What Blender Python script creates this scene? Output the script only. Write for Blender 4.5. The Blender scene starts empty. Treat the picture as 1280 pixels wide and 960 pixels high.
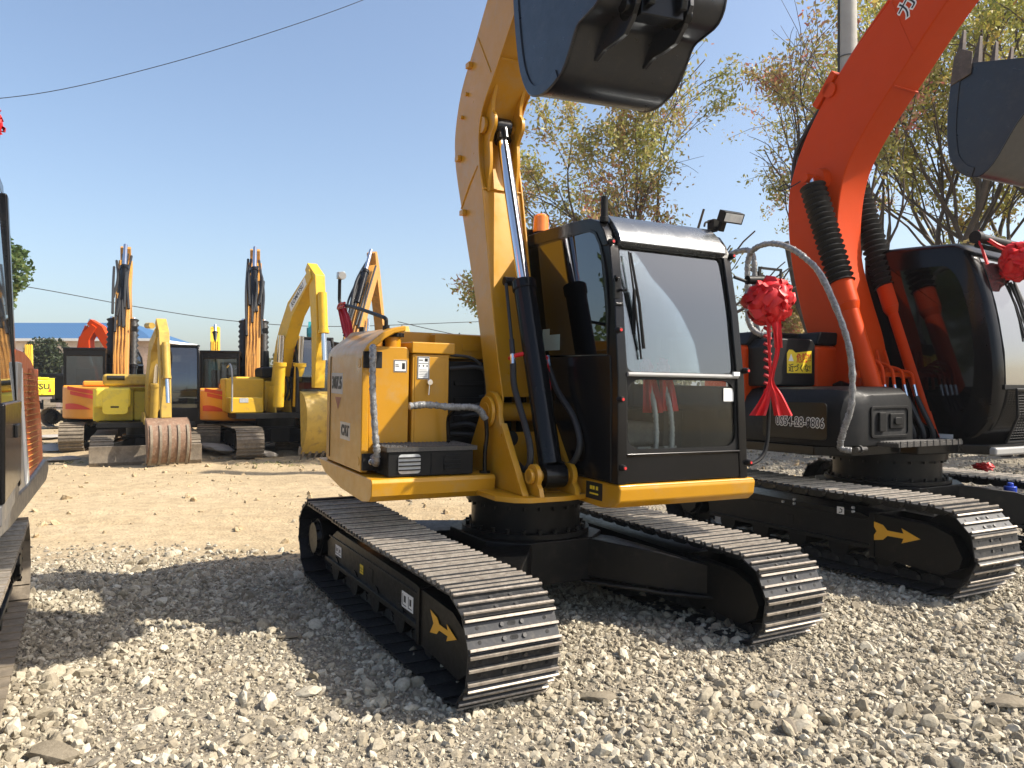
import bpy, bmesh, math, random
import numpy as np
from mathutils import Vector, Matrix, noise
R = math.radians
rnd = random.Random(7)
scene = bpy.context.scene
COL = scene.collection

# ------------------------------------------------------------------ materials
def _new(name):
    m = bpy.data.materials.new(name); m.use_nodes = True
    nt = m.node_tree; b = nt.nodes['Principled BSDF']
    return m, nt, b
def _ramp(nt, stops):
    r = nt.nodes.new('ShaderNodeValToRGB')
    e = r.color_ramp.elements
    while len(e) < len(stops): e.new(0.5)
    for k, (p, c) in enumerate(stops):
        e[k].position = p; e[k].color = (*c, 1) if len(c) == 3 else c
    return r
def _noise(nt, scale, detail=4, rough=.6, coord='Object'):
    tc = nt.nodes.new('ShaderNodeTexCoord')
    n = nt.nodes.new('ShaderNodeTexNoise')
    n.inputs['Scale'].default_value = scale; n.inputs['Detail'].default_value = detail
    n.inputs['Roughness'].default_value = rough
    nt.links.new(tc.outputs[coord], n.inputs['Vector'])
    return n
def paint(name, col, rough=.35, metal=0, coat=0, dirt=None, dirt_amt=.25, scale=3.0, var=.12, spec=.5, bump=0, bscale=200):
    """painted / plastic / metal surface: slightly uneven colour and gloss, optional dust patches"""
    m, nt, b = _new(name)
    n = _noise(nt, scale, 6, .65)
    r = _ramp(nt, [(.3, tuple(c*(1-var) for c in col)), (.7, tuple(min(1, c*(1+var)) for c in col))])
    nt.links.new(n.outputs['Fac'], r.inputs['Fac'])
    out = r.outputs['Color']
    if dirt:
        n2 = _noise(nt, scale*2.7, 8, .7)
        r2 = _ramp(nt, [(.52, (0, 0, 0)), (.72, (dirt_amt*2,)*3)])
        nt.links.new(n2.outputs['Fac'], r2.inputs['Fac'])
        mx = nt.nodes.new('ShaderNodeMix'); mx.data_type = 'RGBA'
        nt.links.new(r2.outputs['Color'], mx.inputs['Factor'])
        nt.links.new(out, mx.inputs['A']); mx.inputs['B'].default_value = (*dirt, 1)
        out = mx.outputs['Result']
    nt.links.new(out, b.inputs['Base Color'])
    n3 = _noise(nt, scale*6, 5, .7)
    r3 = _ramp(nt, [(.3, (max(.02, rough*.75),)*3), (.75, (min(1, rough*1.3),)*3)])
    nt.links.new(n3.outputs['Fac'], r3.inputs['Fac'])
    nt.links.new(r3.outputs['Color'], b.inputs['Roughness'])
    b.inputs['Metallic'].default_value = metal
    b.inputs['Coat Weight'].default_value = coat
    b.inputs['Coat Roughness'].default_value = .06
    b.inputs['Specular IOR Level'].default_value = spec
    if bump:
        n4 = _noise(nt, bscale, 4, .6)
        bp = nt.nodes.new('ShaderNodeBump'); bp.inputs['Strength'].default_value = bump; bp.inputs['Distance'].default_value = .01
        nt.links.new(n4.outputs['Fac'], bp.inputs['Height']); nt.links.new(bp.outputs['Normal'], b.inputs['Normal'])
    return m
def glass(name, tint, refl=.08, rough=.02, dust=0.0, ior=1.5):
    m, nt, b = _new(name)
    nt.nodes.remove(b)
    out = nt.nodes['Material Output']
    tr = nt.nodes.new('ShaderNodeBsdfTransparent'); tr.inputs['Color'].default_value = (*tint, 1)
    gl = nt.nodes.new('ShaderNodeBsdfGlossy'); gl.inputs['Roughness'].default_value = rough; gl.inputs['Color'].default_value = (.9, .95, 1, 1)
    fr = nt.nodes.new('ShaderNodeFresnel'); fr.inputs['IOR'].default_value = ior
    mp = nt.nodes.new('ShaderNodeMapRange'); mp.inputs['To Min'].default_value = refl; mp.inputs['To Max'].default_value = 1
    nt.links.new(fr.outputs['Fac'], mp.inputs['Value'])
    mx = nt.nodes.new('ShaderNodeMixShader')
    nt.links.new(mp.outputs['Result'], mx.inputs['Fac']); nt.links.new(tr.outputs[0], mx.inputs[1]); nt.links.new(gl.outputs[0], mx.inputs[2])
    last = mx
    if dust:
        df = nt.nodes.new('ShaderNodeBsdfDiffuse'); df.inputs['Color'].default_value = (.5, .48, .44, 1)
        n = _noise(nt, 9, 8, .75)
        r = _ramp(nt, [(.35, (dust*.3,)*3), (.75, (dust,)*3)])
        nt.links.new(n.outputs['Fac'], r.inputs['Fac'])
        mx2 = nt.nodes.new('ShaderNodeMixShader')
        nt.links.new(r.outputs['Color'], mx2.inputs['Fac']); nt.links.new(mx.outputs[0], mx2.inputs[1]); nt.links.new(df.outputs[0], mx2.inputs[2])
        last = mx2
    nt.links.new(last.outputs[0], out.inputs['Surface'])
    return m
DUST = (.30, .25, .18)
M = {}
M['yellow'] = paint('yellow paint', (.52, .250, .010), .36, coat=.12, spec=.42, dirt=(.42, .30, .15), dirt_amt=.22, var=.08, scale=1.7, bump=.10, bscale=5)
M['yellow_edge'] = M['yellow']
M['orange'] = paint('orange red paint', (.56, .052, .002), .48, coat=.03, spec=.15, var=.05, dirt=(.5, .12, .05), dirt_amt=.04, scale=2)
M['black'] = paint('black gloss paint', (.005, .005, .0055), .20, coat=.05, dirt=DUST, dirt_amt=.006, scale=4, var=.3, spec=.22)
M['blackflat'] = paint('black satin plastic', (.010, .010, .010), .5, spec=.2, dirt=DUST, dirt_amt=.012, scale=5, var=.3)
M['frame'] = paint('black undercarriage paint', (.005, .005, .005), .38, spec=.22, dirt=DUST, dirt_amt=.02, scale=5, var=.3)
M['shoe'] = paint('dark steel track shoe', (.022, .023, .025), .40, metal=.2, spec=.35, dirt=(.16, .14, .11), dirt_amt=.14, scale=14, var=.35)
M['grouser'] = paint('worn steel grouser', (.33, .29, .24), .40, metal=.35, dirt=(.16, .11, .08), dirt_amt=.40, scale=22, var=.35)
M['rust'] = paint('rusty steel', (.20, .12, .075), .7, metal=.1, dirt=(.36, .28, .2), dirt_amt=.4, scale=8, var=.3)
M['hole'] = paint('dark recess', (.004, .004, .004), .8)
M['decal_orange'] = paint('orange yellow decal', (.72, .36, .02), .45, var=.04)
M['tooth_steel'] = paint('dark cast steel', (.09, .07, .058), .6, metal=.2, dirt=(.2, .15, .1), dirt_amt=.4, scale=12, var=.4)
M['roof_gloss'] = paint('glossy roof panel', (.13, .14, .15), .25, metal=.7, coat=.3, dirt=(.3, .3, .29), dirt_amt=.12, scale=2, var=.1)
M['dark_grey'] = paint('dark grey paint', (.10, .10, .10), .4, dirt=DUST, dirt_amt=.2, var=.1)
M['bolt'] = paint('bolt steel', (.07, .068, .065), .4, metal=.5, var=.2)
M['chrome'] = paint('chrome rod', (.75, .76, .78), .13, metal=1, var=.03)
M['rubber'] = paint('black rubber hose', (.016, .016, .016), .55, var=.2)
M['bucket'] = paint('dark bucket paint', (.007, .009, .014), .34, coat=.15, var=.25, dirt=(.07, .055, .04), dirt_amt=.15, scale=3)
M['film'] = paint('crinkled plastic film', (.22, .22, .215), .22, coat=.4, dirt=(.03, .03, .03), dirt_amt=.45, scale=30, var=.5, bump=.8, bscale=60)
M['fabric'] = paint('grey seat fabric', (.20, .19, .17), .85, var=.2, scale=20)
M['interior'] = paint('cab interior plastic', (.035, .035, .035), .6, var=.2)
M['red'] = paint('red satin ribbon', (.58, .006, .010), .5, var=.15, scale=14)
M['red2'] = paint('dark red ribbon', (.42, .012, .02), .45, var=.15, scale=14)
M['amber'] = paint('amber lens', (.85, .22, .02), .2, coat=.5, var=.1)
M['white'] = paint('white sticker', (.78, .78, .75), .5, var=.04)
M['warn'] = paint('yellow warning sticker', (.82, .60, .03), .45, var=.04)
M['ink'] = paint('black print', (.012, .012, .012), .5)
M['redink'] = paint('red print', (.6, .02, .02), .5)
M['lens'] = paint('lamp lens', (.45, .46, .46), .15, coat=.6, var=.15, scale=30)
M['silver'] = paint('silver grey paint', (.32, .32, .31), .35, coat=.3, dirt=DUST, dirt_amt=.15, var=.1)
M['grip'] = paint('worn anti slip step', (.06, .058, .055), .5, metal=.3, dirt=(.2, .17, .14), dirt_amt=.3, scale=40)
M['glass_side'] = glass('dark tinted side glass', (.03, .035, .035), .07, .015)
M['glass_front'] = glass('windshield glass', (.60, .64, .62), .085, .012, .008)
M['glass_low'] = glass('lower windshield glass', (.86, .88, .86), .0, .02, .006, 1.28)
M['hitachi'] = paint('orange hood paint', (.58, .12, .025), .4, coat=.2, dirt=(.4, .2, .1), dirt_amt=.1)
# background machines
M['ylw_komatsu'] = paint('worn yellow paint', (.66, .40, .02), .45, dirt=(.3, .2, .09), dirt_amt=.22, scale=2.5, var=.08)
M['ylw_lemon'] = paint('lemon yellow paint', (.80, .60, .05), .5, dirt=(.35, .27, .13), dirt_amt=.22, scale=2.5, var=.08)
M['org_light'] = paint('orange yellow paint', (.74, .29, .03), .42, dirt=(.4, .2, .1), dirt_amt=.12, scale=2, var=.07)
M['ylw_old'] = paint('old dull yellow paint', (.46, .30, .05), .55, dirt=(.2, .13, .06), dirt_amt=.4, scale=3, var=.15)
M['boom_old'] = paint('dull orange brown paint', (.50, .24, .045), .5, dirt=(.12, .08, .05), dirt_amt=.3, scale=3, var=.12)
M['teal'] = paint('teal paint', (.02, .25, .27), .45, dirt=(.2, .2, .16), dirt_amt=.2, var=.1)
M['bg_steel'] = paint('dusty steel', (.20, .165, .12), .75, metal=.1, dirt=(.30, .25, .19), dirt_amt=.5, scale=7, var=.3)
M['stripe'] = paint('red stripe decal', (.62, .05, .03), .5, var=.05)
M['bg_glass'] = glass('dark machine glass', (.42, .46, .47), .06, .03, .02)

# ------------------------------------------------------------------ mesh builder
class MB:
    def __init__(s, warp=None):
        s.v = []; s.f = []; s.m = []; s.T = Matrix.Identity(4); s.warp = warp
    def add(s, vs, fs, m=0):
        o = len(s.v)
        for p in vs: s.v.append(tuple(s.T @ Vector(p)))
        for f in fs:
            s.f.append([o+i for i in f]); s.m.append(m)
        return s
    def box(s, x0, x1, y0, y1, z0, z1, m=0, T=None):
        vs = [(x0,y0,z0),(x1,y0,z0),(x1,y1,z0),(x0,y1,z0),(x0,y0,z1),(x1,y0,z1),(x1,y1,z1),(x0,y1,z1)]
        if T is not None: vs = [T @ Vector(p) for p in vs]
        return s.add(vs, [(0,3,2,1),(4,5,6,7),(0,1,5,4),(1,2,6,5),(2,3,7,6),(3,0,4,7)], m)
    def prism(s, poly, lo, hi, ax='y', m=0):
        n = len(poly)
        def P(a, b, t):
            return (a, t, b) if ax == 'y' else ((a, b, t) if ax == 'z' else (t, a, b))
        vs = [P(a, b, lo) for a, b in poly] + [P(a, b, hi) for a, b in poly]
        fs = [tuple(range(n))[::-1], tuple(range(n, 2*n))] + [(i, (i+1) % n, n+(i+1) % n, n+i) for i in range(n)]
        return s.add(vs, fs, m)
    def ring(s, outer, inner, lo, hi, ax='y', m=0):
        n = len(outer)
        def P(a, b, t):
            return (a, t, b) if ax == 'y' else ((a, b, t) if ax == 'z' else (t, a, b))
        vs = [P(*p, lo) for p in outer]+[P(*p, lo) for p in inner]+[P(*p, hi) for p in outer]+[P(*p, hi) for p in inner]
        fs = []
        for i in range(n):
            j = (i+1) % n
            fs += [(i, j, n+j, n+i), (2*n+i, 3*n+i, 3*n+j, 2*n+j), (i, 2*n+i, 2*n+j, j), (n+i, n+j, 3*n+j, 3*n+i)]
        return s.add(vs, fs, m)
    def quad(s, pts, th, m=0):
        """slab on a planar quad or polygon, given thickness along its normal"""
        p = [Vector(a) for a in pts]
        n = (p[1]-p[0]).cross(p[2]-p[0]).normalized()*th
        k = len(p)
        return s.add([*p, *[a+n for a in p]], [tuple(range(k))[::-1], tuple(range(k, 2*k))]+[(i, (i+1) % k, k+(i+1) % k, k+i) for i in range(k)], m)
    def cyl(s, p0, p1, r0, r1=None, n=16, m=0, cap=True):
        return s.tube([p0, p1], [r0, r0 if r1 is None else r1], n, m, cap)
    def tube(s, path, r, n=8, m=0, cap=True):
        path = [Vector(p) for p in path]; k = len(path)
        rs = list(r) if hasattr(r, '__len__') else [r]*k
        vs = []; up = None
        for i, p in enumerate(path):
            d = (path[min(i+1, k-1)]-path[max(i-1, 0)])
            d = d.normalized() if d.length > 1e-9 else Vector((0, 0, 1))
            if up is None:
                up = Vector((0, 0, 1)) if abs(d.z) < .9 else Vector((1, 0, 0))
            a = d.cross(up)
            if a.length < 1e-6: a = d.cross(Vector((0, 1, 0)))
            a.normalize(); up = a.cross(d).normalized()
            for j in range(n):
                t = 2*math.pi*j/n
                vs.append(p + (a*math.cos(t)+up*math.sin(t))*rs[i])
        fs = [(i*n+j, i*n+(j+1) % n, (i+1)*n+(j+1) % n, (i+1)*n+j) for i in range(k-1) for j in range(n)]
        if cap: fs += [tuple(range(n))[::-1], tuple(range((k-1)*n, k*n))]
        return s.add(vs, fs, m)
    def loft(s, secs, m=0, cap=True):
        n = len(secs[0]); k = len(secs)
        vs = [p for q in secs for p in q]
        fs = [(i*n+j, i*n+(j+1) % n, (i+1)*n+(j+1) % n, (i+1)*n+j) for i in range(k-1) for j in range(n)]
        if cap: fs += [tuple(range(n))[::-1], tuple(range((k-1)*n, k*n))]
        return s.add(vs, fs, m)
    def ball(s, c, r, m=0, nu=12, nv=8, sc=(1, 1, 1)):
        c = Vector(c); vs = []; fs = []
        for i in range(nv+1):
            a = math.pi*i/nv
            for j in range(nu):
                b = 2*math.pi*j/nu
                vs.append(c+Vector((r*sc[0]*math.sin(a)*math.cos(b), r*sc[1]*math.sin(a)*math.sin(b), r*sc[2]*math.cos(a))))
        for i in range(nv):
            for j in range(nu):
                fs.append((i*nu+j, (i+1)*nu+j, (i+1)*nu+(j+1) % nu, i*nu+(j+1) % nu))
        return s.add(vs, fs, m)
    def build(s, name, mats, parent=None, bevel=0, angle=32, label=None, seg=2, recalc=True, smooth=True):
        me = bpy.data.meshes.new(name)
        vs = [s.warp(*p) for p in s.v] if s.warp else s.v
        me.from_pydata(vs, [], s.f)
        if not isinstance(mats, (list, tuple)): mats = [mats]
        for k in mats: me.materials.append(M[k] if isinstance(k, str) else k)
        me.polygons.foreach_set('material_index', s.m)
        bm = bmesh.new(); bm.from_mesh(me)
        if recalc: bmesh.ops.recalc_face_normals(bm, faces=bm.faces)
        if smooth:
            ca = R(angle)
            for f in bm.faces: f.smooth = True
            for e in bm.edges:
                if len(e.link_faces) != 2 or e.calc_face_angle(0) > ca: e.smooth = False
        bm.to_mesh(me); bm.free()
        o = bpy.data.objects.new(name, me); COL.objects.link(o)
        if parent: o.parent = parent
        if bevel:
            b = o.modifiers.new('bevel', 'BEVEL'); b.width = bevel; b.segments = seg; b.limit_method = 'ANGLE'; b.angle_limit = R(38)
            b.harden_normals = True; b.miter_outer = 'MITER_ARC' if False else 'MITER_SHARP'
        if label: o['label'] = label
        return o
def thing(name, label, cat, loc=(0, 0, 0), rot=(0, 0, 0), group=None):
    o = bpy.data.objects.new(name, None); COL.objects.link(o)
    o.location = loc; o.rotation_euler = rot; o.empty_display_size = .2
    o['label'] = label; o['category'] = cat
    if group: o['group'] = group
    return o
def tag(o, label, cat, group=None):
    o['label'] = label; o['category'] = cat
    if group: o['group'] = group
    return o
def struct(o): o['kind'] = 'structure'; return o
def smooth_path(pts, k=6):
    pts = [Vector(p) for p in pts]; out = []
    q = [pts[0]*2-pts[1]]+pts+[pts[-1]*2-pts[-2]]
    for i in range(1, len(q)-2):
        for j in range(k):
            t = j/k; a, b, c, d = q[i-1], q[i], q[i+1], q[i+2]
            out.append(.5*((2*b)+(c-a)*t+(2*a-5*b+4*c-d)*t*t+(3*b-a-3*c+d)*t**3))
    out.append(pts[-1]); return out
def smooth2(pts, k=4):
    return [(p.x, p.z) for p in smooth_path([(a, 0, b) for a, b in pts], k)]
def rrect(x0, x1, y0, y1, r, n=4):
    out = []
    for cx, cy, a0 in ((x1-r, y1-r, 0), (x0+r, y1-r, 90), (x0+r, y0+r, 180), (x1-r, y0+r, 270)):
        for i in range(n+1):
            a = R(a0+90*i/n); out.append((cx+r*math.cos(a), cy+r*math.sin(a)))
    return out
def circ(cx, cy, r, n=20, a0=0): return [(cx+r*math.cos(a0+2*math.pi*i/n), cy+r*math.sin(a0+2*math.pi*i/n)) for i in range(n)]
def text(s, size, Mx, mat, parent, name, ext=.0008, bold=0, width=None):
    c = bpy.data.curves.new('t', 'FONT'); c.body = s; c.size = size; c.align_x = 'CENTER'; c.align_y = 'CENTER'; c.extrude = ext; c.offset = bold; c.resolution_u = 3
    o = bpy.data.objects.new('t', c); COL.objects.link(o)
    bpy.context.view_layer.update()
    me = bpy.data.meshes.new_from_object(o.evaluated_get(bpy.context.evaluated_depsgraph_get()))
    bpy.data.objects.remove(o)
    if width:
        xs = [v.co.x for v in me.vertices]; k = width/(max(xs)-min(xs)); me.transform(Matrix.Diagonal((k, 1, 1, 1)))
    me.transform(Mx); me.materials.clear(); me.materials.append(M[mat] if isinstance(mat, str) else mat)
    for p in me.polygons: p.material_index = 0
    t = bpy.data.objects.new(name, me); COL.objects.link(t)
    if parent: t.parent = parent
    return t
def frame_mx(o, xdir, updir):
    """matrix that lays local XY text at o with reading direction xdir and upward direction updir"""
    x = Vector(xdir).normalized(); y = Vector(updir); y = (y-x*y.dot(x)).normalized(); z = x.cross(y)
    m = Matrix.Identity(4)
    for i in range(3): m[i][0] = x[i]; m[i][1] = y[i]; m[i][2] = z[i]; m[i][3] = o[i]
    return m
def mrot(psi, pi=0, ro=0):
    return (Matrix.Rotation(psi-math.pi/2, 4, 'Z') @ Matrix.Rotation(ro, 4, 'X') @ Matrix.Rotation(-pi, 4, 'Y')).to_euler()
def empty_copy_tree(o, parent=None):
    c = o.copy(); COL.objects.link(c)
    if parent: c.parent = parent
    for ch in o.children: empty_copy_tree(ch, c)
    return c
# ------------------------------------------------------------------ crawler undercarriage
def belt_path(a_f, a_r, r, zc_f, zc_r, sag):
    """closed outline of the shoe plates, clockwise from rear bottom: list of points with tangent"""
    pts = []
    N = 10
    for i in range(13): t = i/12; pts.append((-a_r+(a_f+a_r)*t, 0.0))
    for i in range(1, N): a = -math.pi/2+math.pi*i/N; pts.append((a_f+r*math.cos(a), zc_f+zc_f*math.sin(a) if a < 0 else zc_f+r*math.sin(a)))
    for i in range(17):
        t = i/16; x = a_f-(a_f+a_r)*t; z = zc_f+r+(zc_r-zc_f)*t
        pts.append((x, z-sag*math.sin(math.pi*t)**2))
    for i in range(1, N): a = math.pi/2+math.pi*i/N; pts.append((-a_r+r*math.cos(a), zc_r+(r if a < math.pi else zc_r)*math.sin(a)))
    return pts
def resample(pts, n):
    P = np.array(pts+[pts[0]]); d = np.r_[0, np.cumsum(np.hypot(*np.diff(P, axis=0).T))]
    out = []
    for i in range(n):
        s_ = d[-1]*i/n
        q = np.array([np.interp(s_, d, P[:, 0]), np.interp(s_, d, P[:, 1])])
        s2 = (s_+.01) % d[-1]; q2 = np.array([np.interp(s2, d, P[:, 0]), np.interp(s2, d, P[:, 1])])
        t = (q2-q); t /= max(1e-9, np.hypot(*t)); out.append((q, t))
    return out, d[-1]/n
def belt_mesh(name, a_f, a_r, r, zc_f, zc_r, sag, w, pitch, detail, mats=('shoe', 'grouser', 'hole', 'bolt'), gh=.025):
    path = belt_path(a_f, a_r, r, zc_f, zc_r, sag)
    P = np.array(path+[path[0]]); L = np.hypot(*np.diff(P, axis=0).T).sum(); n = round(L/pitch)
    sh, pt = resample(path, n)
    mb = MB(); h = w/2; k = random.Random(3)
    for q, t in sh:
        # local frame: X tangent, Y lateral, Z outward
        nrm = np.array([t[1], -t[0]])
        T = Matrix(((t[0], 0, nrm[0], q[0]), (0, 1, 0, 0), (t[1], 0, nrm[1], q[1]), (0, 0, 0, 1)))
        # jitter of the individual shoes
        T = T @ Matrix.Rotation(k.uniform(-.006, .006), 4, 'Y') @ Matrix.Translation((0, k.uniform(-.002, .002), -gh))
        mb.T = T
        e = pt/2
        # plate (slightly stepped leading lip), outward = +z
        mb.prism([(-e*.98, -.004), (-e*.98, .006), (-e*.6, .0035), (e*.90, .0035), (e*1.03, -.004), (e*1.03, -.010), (e*.88, -.006)], -h, h, 'y', 0)
        g = [-.80, -.0, .78] if detail > 0 else [-.7, .3]
        for i, gx in enumerate(g):
            x = gx*e; th = .0065 if detail else .012; hh = gh*(.92 if i == 1 else 1)
            if detail:
                mb.prism([(x-th*1.5, .003), (x+th*1.5, .003), (x+th*.95, hh*.72), (x-th*.95, hh*.72)], -h+.002, h-.002, 'y', 0)
                mb.prism([(x-th*1.05, hh*.70), (x+th*1.05, hh*.70), (x+th*.85, hh), (x-th*.85, hh)], -h+.001, h-.001, 'y', 1)
            else:
                mb.box(x-th, x+th, -h, h, .003, hh, 1)
        if detail > 1:
            for vx in (-.40*e, .39*e):
                for s in (-1, 1):
                    mb.cyl((vx, s*w*.11, .003), (vx, s*w*.11, .011), .0105, n=6, m=3)
                    mb.cyl((vx, s*w*.37, .0034), (vx, s*w*.37, .0044), .009, n=10, m=2)
                mb.prism(rrect(vx-.010, vx+.010, -w*.045, w*.045, .009, 3), .0034, .0044, 'z', 2)
        # chain link pair on the inner side
        if detail:
            for s in (-1, 1):
                y = s*.055
                mb.prism([(-e*1.1, -.015), (e*1.1, -.015), (e*1.15, -.05), (e*.6, -.075), (-e*.6, -.075), (-e*1.15, -.05)], y-.012, y+.012, 'y', 0)
            mb.cyl((e, -.075, -.04), (e, .075, -.04), .018, n=8, m=3)
    mb.T = Matrix.Identity(4)
    me = mb.build(name, mats, None, smooth=True)
    return me
def undercarriage(root, yaw=0, a_f=1.19, a_r=1.19, r=.265, zc_f=.27, zc_r=.295, sag=.012, gi=.658, w=.459, pitch=.155, detail=2,
                  frame='frame', mats=('shoe', 'grouser', 'hole', 'bolt'), ring_r=.37, ring_z=(.50, .765), decals=None, gh=.025, arm_color='frame'):
    Z = Matrix.Rotation(yaw, 4, 'Z')
    belt = belt_mesh('crawler_belt', a_f, a_r, r, zc_f, zc_r, sag, w, pitch, detail, mats, gh)
    yc = gi+w/2; H = zc_f+r; s_ = H/.54
    for k, s in enumerate((-1, 1)):
        b = belt if k == 0 else belt.copy()
        if k: COL.objects.link(b)
        b.parent = root; b.matrix_local = Z @ Matrix.Translation((0, s*yc, 0))
        # track frame: welded box beam with sloping top, lower flange and front guard
        y_out = yc+w*.30; y_in = yc-w*.30
        f = MB(); f.T = Z
        def yy(a, b_): return (a, b_) if s > 0 else (-b_, -a)
        top = H*.76; bot = H*.36
        prof = [(-a_r+.22*s_, bot), (a_f-.42*s_, bot-.02), (a_f-.42*s_, top-.06), (a_f-.55*s_, top-.01), (-a_r+.42*s_, top+.01), (-a_r+.20*s_, top-.10)]
        f.prism(prof, *yy(y_in, y_out), 'y')
        f.box(-a_r+.24*s_, a_f-.40*s_, *yy(y_out-.005, y_out+.022), bot-.012, bot+.018)     # lower flange
        f.box(-a_r+.26*s_, a_f-.44*s_, *yy(y_out-.003, y_out+.008), top-.055, top-.045)     # weld line
        # front yoke / idler guard
        g = [(a_f-.44*s_, bot-.055), (a_f+.02, bot-.085), (a_f+.12*s_, bot-.02), (a_f+.14*s_, H*.45), (a_f+.08*s_, top-.06), (a_f-.05*s_, top-.01), (a_f-.44*s_, top+.005)]
        f.prism(g, *yy(y_out-.06, y_out+.03), 'y')
        f.prism(g, *yy(y_in-.03, y_in+.03), 'y')
        f.box(a_f-.46*s_, a_f-.425*s_, *yy(y_in-.02, y_out+.04), bot-.06, top+.012)
        if detail > 1:
            f.box(-.10, -.03, *yy(y_out, y_out+.004), bot+.05, bot+.13)
        f.build('track_frame', frame, root, bevel=.006)
        # idler, sprocket, rollers
        i_ = MB(); i_.T = Z
        i_.cyl((a_f, s*(yc-.05), zc_f), (a_f, s*(yc+.05), zc_f), r-.085, n=28)
        i_.cyl((a_f, s*(yc-.10), zc_f), (a_f, s*(yc+.10), zc_f), .06, n=16)
        i_.build('idler_wheel', frame, root, bevel=.006)
        sp = MB(); sp.T = Z
        sp.cyl((-a_r, s*(yc-.03), zc_r), (-a_r, s*(yc+.03), zc_r), r-.085, n=21)
        for q in range(21):
            t = 2*math.pi*q/21; c, d = math.cos(t), math.sin(t)
            sp.cyl((-a_r+c*(r-.1), s*yc, zc_r+d*(r-.1)), (-a_r+c*(r-.055), s*yc, zc_r+d*(r-.055)), .022, .010, n=6)
        sp.cyl((-a_r, s*(yc-.1), zc_r), (-a_r, s*(y_out+.015), zc_r), .135*s_, n=28)
        sp.cyl((-a_r, s*(y_out+.015), zc_r), (-a_r, s*(y_out+.05), zc_r), .125*s_, .11*s_, n=28)
        for q in range(10):
            t = 2*math.pi*q/10
            sp.cyl((-a_r+.115*s_*math.cos(t), s*(y_out+.03), zc_r+.115*s_*math.sin(t)), (-a_r+.115*s_*math.cos(t), s*(y_out+.055), zc_r+.115*s_*math.sin(t)), .010, n=6)
        sp.build('drive_sprocket', frame, root, bevel=.004)
        for q in range(5):
            x = -a_r+.42*s_+q*(a_f+a_r-.80*s_)/4
            rl = MB(); rl.T = Z
            rl.cyl((x, s*(yc-.12), bot-.03), (x, s*(yc+.12), bot-.03), .065*s_, n=16)
            rl.cyl((x, s*(yc-.145), bot-.03), (x, s*(yc-.10), bot-.03), .08*s_, n=16)
            rl.cyl((x, s*(yc+.10), bot-.03), (x, s*(yc+.145), bot-.03), .08*s_, n=16)
            rl.build('track_roller', frame, root)
    # car body: centre box, ring plate and four arms
    cb = MB(); cb.T = Z
    zt = ring_z[0]
    e = ring_r*1.15
    cb.prism([(e, -e*.55), (e, e*.55), (e*.6, e), (-e*.6, e), (-e, e*.55), (-e, -e*.55), (-e*.6, -e), (e*.6, -e)], zt-.27*s_, zt-.004, 'z')
    for sx in (-1, 1):
        for s in (-1, 1):
            yb = s*(yc-w*.30+.01)
            x_in0, x_in1 = sx*.08, sx*(e*.98); x_o0, x_o1 = sx*a_f*.34, sx*a_f*.80
            A = [(x_in0, s*.2, zt-.25*s_), (x_in1, s*.2, zt-.25*s_), (x_in1, s*.2, zt-.008), (x_in0, s*.2, zt-.008)]
            Bm = [(x_o0*.75, (s*.2+yb)/2, zt-.27*s_), (x_o1*.82, (s*.2+yb)/2, zt-.27*s_), (x_o1*.82, (s*.2+yb)/2, zt-.05), (x_o0*.75, (s*.2+yb)/2, zt-.04)]
            C = [(x_o0, yb, H*.36), (x_o1, yb, H*.36), (x_o1, yb, H*.70), (x_o0, yb, H*.70)]
            cb.loft([A, Bm, C])
            # lower flange lip of the arm
            cb.loft([[(x_in1*1.02, s*.15, zt-.275*s_), (x_in1*1.12, s*.15, zt-.275*s_), (x_in1*1.12, s*.15, zt-.255*s_), (x_in1*1.02, s*.15, zt-.255*s_)],
                     [(x_o1*.84, (s*.2+yb)/2, zt-.295*s_), (x_o1*.90, (s*.2+yb)/2, zt-.295*s_), (x_o1*.90, (s*.2+yb)/2, zt-.275*s_), (x_o1*.84, (s*.2+yb)/2, zt-.275*s_)],
                     [(x_o1*.99, yb, H*.34), (x_o1*1.05, yb, H*.34), (x_o1*1.05, yb, H*.38), (x_o1*.99, yb, H*.38)]])
    cb.build('car_body', arm_color, root, bevel=.008)
    sr = MB()
    z0, z1 = ring_z
    sr.cyl((0, 0, z0), (0, 0, z0+.03), ring_r*1.12, n=48)
    sr.cyl((0, 0, z0+.03), (0, 0, z1-.07), ring_r*.96, n=48)
    sr.cyl((0, 0, z1-.07), (0, 0, z1-.004), ring_r*1.06, n=48)
    if detail:
        for q in range(24):
            t = 2*math.pi*q/24
            sr.cyl((ring_r*1.03*math.cos(t), ring_r*1.03*math.sin(t), z0+.03), (ring_r*1.03*math.cos(t), ring_r*1.03*math.sin(t), z0+.055), .014, n=6)
            sr.cyl((ring_r*1.0*math.cos(t), ring_r*1.0*math.sin(t), z1-.095), (ring_r*1.0*math.cos(t), ring_r*1.0*math.sin(t), z1-.07), .012, n=6)
    sr.build('slewing_ring', 'frame', root)
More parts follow.
